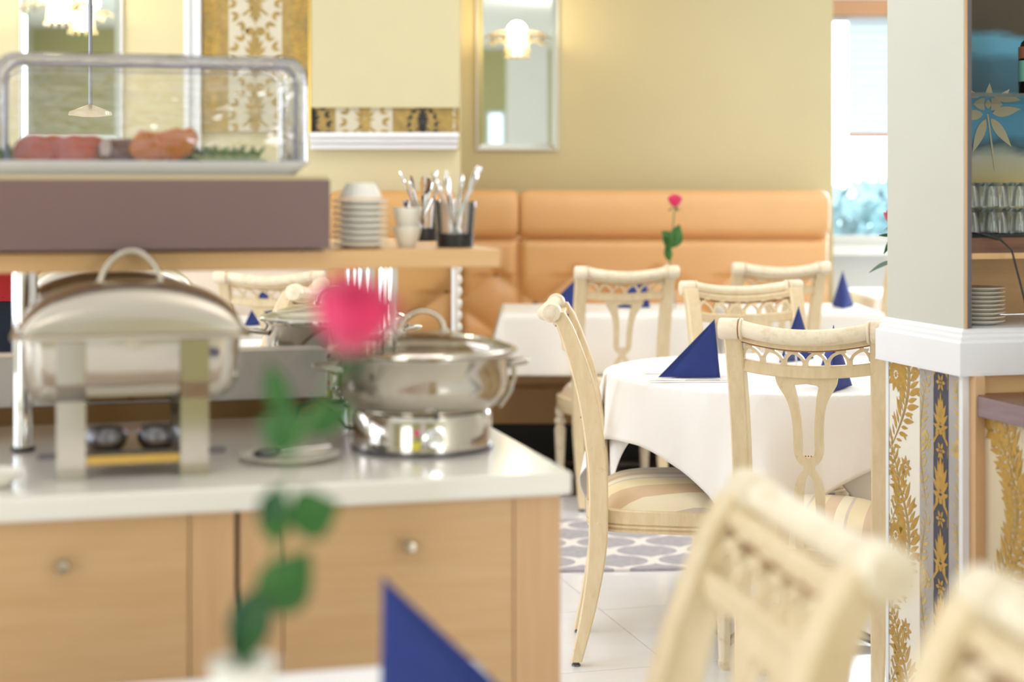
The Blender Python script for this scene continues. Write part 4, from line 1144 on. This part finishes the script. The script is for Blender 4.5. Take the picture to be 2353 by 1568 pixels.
# rectangular chafing dishes
def rect_chafer(label, a, b):
    t = bthing('rectangular_chafing_dish', label, 'chafing dish', a, b, ZC)
    HX, HYd = .152, .125
    body = MB().rings([rrect(HX-.03, HYd-.03, .03, .103), rrect(HX-.012, HYd-.012, .035, .112), rrect(HX-.002, HYd-.002, .035, .135), rrect(HX, HYd, .03, .196)], (True, False)).build('water_pan', 'steel', t, angle=60)
    MB().rings([rrect(HX, HYd, .03, .194), rrect(HX+.014, HYd+.014, .03, .196), rrect(HX+.015, HYd+.015, .03, .202), rrect(HX+.006, HYd+.006, .03, .205), rrect(HX-.004, HYd-.004, .03, .204)], (False, False)).build('pan_rim', 'steelb', t, angle=60)
    rr = []; n = 36; HL, HW = HX+.004, HYd+.004
    for i in range(n+1):
        v = -1+2*i/n; v = math.copysign(1-(1-abs(v))**1.5, v); row = []
        for j in range(n+1):
            u = -1+2*j/n; u = math.copysign(1-(1-abs(u))**1.5, u)
            h = .030+.040*(1-abs(u)**2.2)
            z = .205+h*max(0, 1-abs(u)**12)**.5*max(0, 1-abs(v)**5)**.5
            row.append((u*HL*(1-.02*abs(v)**8), v*HW*(1-.02*abs(u)**8), z))
        rr.append(row)
    lid = MB().rings(rr, (False, False), closed=False).build('lid', 'steelb', t, angle=80)
    P = [(-.045+.09*i/18, -.02, .266+.050*math.sin(PI*i/18)**.6) for i in range(19)]
    MB().tube(P, .0048, 10).ball((-.045, -.02, .268), .008, seg=10).ball((.045, -.02, .268), .008, seg=10).build('lid_handle', 'steelb', lid)
    for sx in (-1, 1):
        for sy in (-1, 1):
            b_ = MB(); y = sy*(HYd-.004)
            x0, x1 = sx*.085-.02, sx*.085+.02
            b_.box(x0, x1, y-.0015 if sy < 0 else y-.0015, y+.0015, 0, .11)
            yy = sy*(HYd+.004)
            b_.add([(x0, y-.0015, .11), (x1, y-.0015, .11), (x1, y+.0015, .11), (x0, y+.0015, .11), (x0, yy-.0015, .135), (x1, yy-.0015, .135), (x1, yy+.0015, .135), (x0, yy+.0015, .135), (x0, yy-.0015, .194), (x1, yy-.0015, .194), (x1, yy+.0015, .194), (x0, yy+.0015, .194)],
                   [(0, 1, 5, 4), (2, 3, 7, 6), (1, 2, 6, 5), (3, 0, 4, 7), (4, 5, 9, 8), (6, 7, 11, 10), (5, 6, 10, 9), (7, 4, 8, 11), (8, 9, 10, 11)])
            b_.build('leg_strap', 'steel', t, smooth=False)
    MB().box(-.064, .064, -HYd+.005, HYd-.005, .020, .032).build('burner_shelf', 'brass', t, smooth=False)
    MB().box(-.13, .13, -HYd+.02, -HYd+.03, .028, .036).build('cross_bar', 'steeld', t, smooth=False)
    for sx in (-1, 1):
        q = MB().lathe([(.020, .032), (.030, .044), (.031, .056), (.024, .066), (.006, .069)], 24, c=(sx*.036, -.07, 0)).build('fuel_burner', 'steeld', t)
        MB().ball((sx*.012, -.075, .055), .005, .005, .013, 8).build('food_reflection_bead', 'tomato', q)  # red bead imitates food reflected in the burner steel
    return t
rect_chafer('closed rectangular steel chafing dish at the left front of the counter', -.612, .235)
rect_chafer('rectangular steel chafing dish behind the divider at left', -.622, .965)
pl_ = bthing('side_plate', 'white side plate on the counter between the chafing dishes', 'plate', -.379, .205, ZC)
MB().lathe([(.045, 0), (.048, .002), (.070, .009), (.073, .011), (.070, .0115), (.046, .005), (.001, .004)], 40).build('plate_body', 'porc', pl_)
sp = bthing('serving_spoon', 'dark shiny serving spoon resting on the side plate', 'spoon', -.40, .195, ZC+.006)
MB().ball((-.015, 0, .008), .022, .015, .007, 16).build('bowl', 'steeld', sp)
MB().tube([(.005, 0, .009), (.04, .005, .012), (.08, .01, .014)], [.004, .003, .005], 8, flat=(.5, 1)).build('handle', 'chrome', sp)
t = bthing('small_bowl', 'white bowl edge showing at the far left of the counter', 'bowl', -.80, .09, ZC)
MB().lathe([(.02, 0), (.024, .003), (.042, .02), (.043, .022), (.040, .022), (.022, .006), (.001, .005)], 32).build('bowl_body', 'porc', t)
cb = bthing('power_cord', 'black power cord curving over the counter left of the round pan', 'cord', -.30, .50, ZC)
MB().tube([(.12, -.1, .004), (.05, -.02, .006), (.03, 0, .035), (0, .01, .050), (-.025, .01, .040), (-.03, .02, .005), (-.02, .15, .004)], .0035, 8).build('cord_cable', 'black', cb)
# red and navy garment at the far left
t = thing('hanging_jacket', 'navy jacket with red upper part showing at the left edge under the shelf', 'clothing', (-1.28, 4.0, 0))
def drape(z0, z1, m, name):
    rr = []
    for i in range(13):
        z = lerp(z0, z1, i/12)
        rr.append([((.20-.02*i/12+.006*math.sin(5*a+i*.4))*math.cos(a), (.10+.006*math.sin(4*a+i))*math.sin(a), z) for a in [2*PI*q/28 for q in range(28)]])
    MB().rings(rr).build(name, m, t)
drape(.86, 1.03, 'navyf', 'lower_cloth'); drape(1.02, 1.16, 'red', 'upper_cloth')
MB().lathe([(.16, 0), (.16, .02), (.015, .03), (.015, .87)], 24).build('stand', 'steeld', t)

# ------------------------------------------------------------------ column, wallpaper, bar and cabinet
PC = Vector((.921, 3.40, 0))
def Pw(a, b, z=0): return PC+E1*a+E2*b+Vector((0, 0, z))
col = thing('column', 'cream square column with white moulding and damask wallpaper below', 'column', PC, TH)
col['kind'] = 'structure'; del col['category']; del col['label']
MB().box(.02, .30, .02, .35, .985, 2.95).build('shaft', 'column', col, smooth=False)
MB().box(.02, .30, .02, .35, 0, .91).build('lower_shaft', 'wpcream', col, smooth=False)
# moulding wraps the left side and runs along the bar side
mp = [(.0, .903), (.0, .905), (.0, .968), (.006, .971), (.006, .980), (.010, .983), (.010, .990), (.018, .996)]
rr = []
for off, z in mp:
    rr.append([(off, off, z), (.9, off, z), (.9, .37-off, z), (off, .37-off, z)])
MB().rings(rr).build('moulding', 'whitet', col, smooth=False, bevel=.0015)
MB().box(.0, .9, .0, .37, .900, .9035).build('moulding_shadow_lip', 'whitet', col, smooth=False)
MB().box(.017, .026, .340, .352, 0, .90).build('far_corner_bead', 'whitet', col, smooth=False)
MB().box(.015, .030, .015, .030, 0, .90).build('near_corner_bead', 'whitet', col, smooth=False)
MB().box(.30, .318, .012, .035, .997, 2.95).build('oak_edge', 'oakv', col, smooth=False)
wl = .34
MB().box(.0185, .02, .028, .200, 0, .90).build('grey_stripe', 'wpgrey', col, smooth=False)
MB().box(.0178, .0186, .078, .140, 0, .90).build('navy_stripe', 'wpnavy', col, smooth=False)
nl = Vector((-1, 0, 0)); eu = Vector((0, 1, 0))
pol = []
for i in range(4):
    z = -.02+i*.36
    pol += scroll(.335, z, .34, .085, -1, .062, 16); pol += flower(.31, z+.17, .040, 10); pol += flower(.265, z+.33, .026, 8)
    pol += scroll(.345, z+.18, .2, .05, -1, .04, 10)
printed('gold_leaf_print', pol, (.201, .342, 0, .90), 'gold', col, (.0198, 0, 0), eu, EZ, nl, .0004)
pol = []
for i in range(4):
    z = .0+i*.30
    for sd, x0 in ((1, .14), (-1, .078)):
        pol += scroll(x0+sd*.03, z, .28, .028, sd, .036, 12); pol += flower(x0+sd*.028, z+.14, .020, 7)
printed('pale_gold_print', pol, (.030, .199, 0, .90), 'goldl', col, (.0184, 0, 0), eu, EZ, nl, .0003)
pol = []
for i in range(7):
    z = .05+i*.145
    pol += finial(.109, z, .078 if i % 2 == 0 else .066)
    pol += flower(.109, z-.045, .020, 6)
    for sd in (-1, 1):
        pol += [leafp(.109+sd*.028, z-.06, PI/2-sd*.2, .085, .005), leafp(.109+sd*.02, z-.02, PI/2+sd*.3, .06, .006)]
printed('gold_finial_print', pol, (.079, .139, 0, .90), 'gold', col, (.0176, 0, 0), eu, EZ, nl, .0004)

# bar: worktop edge coming toward the camera with damask panel below
bar = thing('bar_counter', 'bar with greyed walnut top and large gold damask front at the right edge', 'counter', PC, TH)
MB().box(.03, .9, .016, .02, .05, .90).build('oak_back_rail', 'lightwood', bar, smooth=False)
MB().box(.030, .052, -.01, .016, 0, .90).build('oak_upright', 'oakv', bar, smooth=False)
MB().box(.034, .7, -.9, .012, .818, .860).build('bar_top', 'walnutg', bar, smooth=False, bevel=.002)
MB().box(.036, .7, -.9, .012, .8602, .862).build('bar_top_veneer', 'walnut', bar, smooth=False)
MB().box(.052, .65, -.85, .005, 0, .818).build('bar_front', 'wpbar', bar, smooth=False)
pol = []
for i in range(3):
    z = .02+i*.42
    pol += scroll(-.01, z, .40, .12, -1, .062, 20); pol += scroll(-.17, z+.2, .4, .08, 1, .06, 16)
    pol += flower(-.05, z+.36, .045, 10)
    pol += scroll(-.36, z, .40, .12, -1, .085, 18)
printed('gold_leaf_print', pol, (-.84, .0, 0, .815), 'gold', bar, (.0515, 0, 0), eu, EZ, nl, .0004)

# display cabinet above the moulding
cab = thing('display_cabinet', 'built in display cabinet with walnut shelf beside the cream column', 'cabinet', PC, TH)
Z0c = .997
MB().box(.30, .32, .03, .36, Z0c, 2.9).build('side_panel', 'oakv', cab, smooth=False)
# shift: cabinet opening begins right of the column
bpy.data.objects[cab.name]
for o_ in kids(cab): bpy.data.objects.remove(o_, do_unlink=True)
AX0 = .022
for o_ in [c for c in kids(col) if c.name.startswith('shaft') or c.name.startswith('oak_edge')]: bpy.data.objects.remove(o_, do_unlink=True)
MB().box(.02, .028, .02, .35, .985, 2.95).build('shaft', 'column', col, smooth=False)
MB().box(.0215, .0265, .016, .022, .997, 2.95).build('oak_edge', 'oakv', col, smooth=False)
MB().box(.028, .040, .022, .35, Z0c, 2.93).build('side_panel', 'steeld', cab, smooth=False)
MB().box(.040, .9, .34, .35, Z0c, 1.19).build('niche_back', 'lightwood', cab, smooth=False)
MB().box(.115, .117, .338, .34, Z0c, 1.15).build('niche_joint', 'walnut', cab, smooth=False)
MB().box(.04, .9, .03, .34, 1.152, 1.184).build('walnut_shelf', 'walnut', cab, smooth=False)
MB().box(.04, .9, .026, .34, 1.140, 1.152).build('pale_shelf_edge', 'lightwood', cab, smooth=False)
MB().box(.04, .9, .05, .33, 1.184, 1.190).build('shelf_mat', 'black', cab, smooth=False)
o = MB().box(.04, .9, 0, .01, 0, .60).build('banded_back', 'print', cab, smooth=False); o.location = (0, .33, 1.184)
MB().box(.04, .9, .33, .34, 1.784, 2.9).build('upper_back', 'walnut', cab, smooth=False)
MB().box(.04, .9, .05, .325, 1.480, 1.488).build('glass_shelf', 'greenglass', cab, smooth=False)
pol = []
def petal2(x, y, a, l, w_): return leafp(x, y, a, l, w_, 10)
for cx_, cy_, s_ in ((.262, 1.457, 1.0), (.50, 1.40, 1.1)):
    for a, l in ((.15, .075), (.8, .07), (1.5, .06), (2.3, .07), (3.2, .06), (4.3, .085), (5.4, .085)):
        pol.append(petal2(cx_+.012*math.cos(a), cy_+.012*math.sin(a), a, l*s_, .013*s_))
    pol += [[(cx_-.002, cy_), (cx_+.002, cy_), (cx_+.022, cy_-.13), (cx_+.017, cy_-.13)]]
printed('leaf_print', pol, (.04, .9, 1.19, 1.75), 'decal', cab, (0, .3295, 0), Vector((1, 0, 0)), EZ, Vector((0, -1, 0)), .0004)
GG = 'upturned small tumblers stacked on the walnut shelf'
gm = None
for lay in range(2):
    for i in range(4):
        for j in range(3):
            x = .075+i*.068+(j % 2)*.02; y = .10+j*.075; z = 1.190+lay*.056
            p = Pw(x, y, z)
            if gm is None:
                t = MB().lathe([(.028, 0), (.0285, .003), (.026, .03), (.024, .047), (.021, .053), (.008, .0545), (.006, .0535), (.019, .046), (.0225, .035), (.0265, .003)], 26).build('tumbler', 'glass'); gm = t
            else: t = gm.copy(); COL.objects.link(t)
            t.location = p
            tag(t, 'upturned glass tumbler, '+('lower' if lay == 0 else 'upper')+' layer, '+('front', 'middle', 'back')[j]+' row, '+ORD[i]+' from the column', 'glass', GG+(' lower' if lay == 0 else ' upper'))
for i in range(9):
    t = MB().lathe([(.036, 0), (.038, .001), (.056, .0075), (.0565, .009), (.054, .009), (.037, .004), (.001, .0035)], 40).build('small_plate', 'porc') if i == 0 else pm.copy()
    if i == 0: pm = t
    else: COL.objects.link(t)
    t.location = Pw(.113, .12, .997+i*.0088)
    tag(t, ORD[i]+' small white plate from the bottom of the stack under the walnut shelf', 'plate', 'stack of small plates in the cabinet niche')
bo = thing('liquor_bottle', 'dark bottle with pale green label on the glass shelf at the right edge', 'bottle', Pw(.25, .12, 1.488))
MB().lathe([(.032, 0), (.034, .004), (.034, .095), (.028, .115), (.013, .13), (.012, .17), (.013, .175)], 28).build('bottle_body', 'bottle', bo)
MB().lathe([(.0345, .03), (.0345, .075)], 28, cap=(False, False)).build('paper_label', 'greenscreen', bo)
MB().lathe([(.034, .08), (.0343, .105)], 28, cap=(False, False)).build('neck_foil', 'liquor', bo)
cd = thing('switch_cord', 'black cord with inline switch hanging from the walnut shelf', 'cord', Pw(.05, .02, 1.19))
MB().tube([(-.02, .03, .002), (0, .02, .004), (.02, .0, .0), (.045, -.006, -.006), (.07, -.01, -.03), (.085, -.012, -.09), (.10, -.012, -.15), (.11, -.012, -.185)], .0022, 8).build('cord_cable', 'black', cd)
MB().tube([(.010, .006, .003), (.016, .004, .002), (.042, -.004, -.006), (.050, -.006, -.009)], [.003, .0065, .0065, .003], 10, flat=(.7, 1)).build('inline_switch', 'black', cd)

# ------------------------------------------------------------------ rug
rg = MB().box(-1.5, 1.6, -.42, .42, 0, .009).build('rug', 'rug', smooth=False)
rg.location = (.9, 6.0, .001); rg.rotation_euler = (0, 0, math.radians(4))
tag(rg, 'grey rug with white trellis pattern on the pale tiled floor', 'rug')
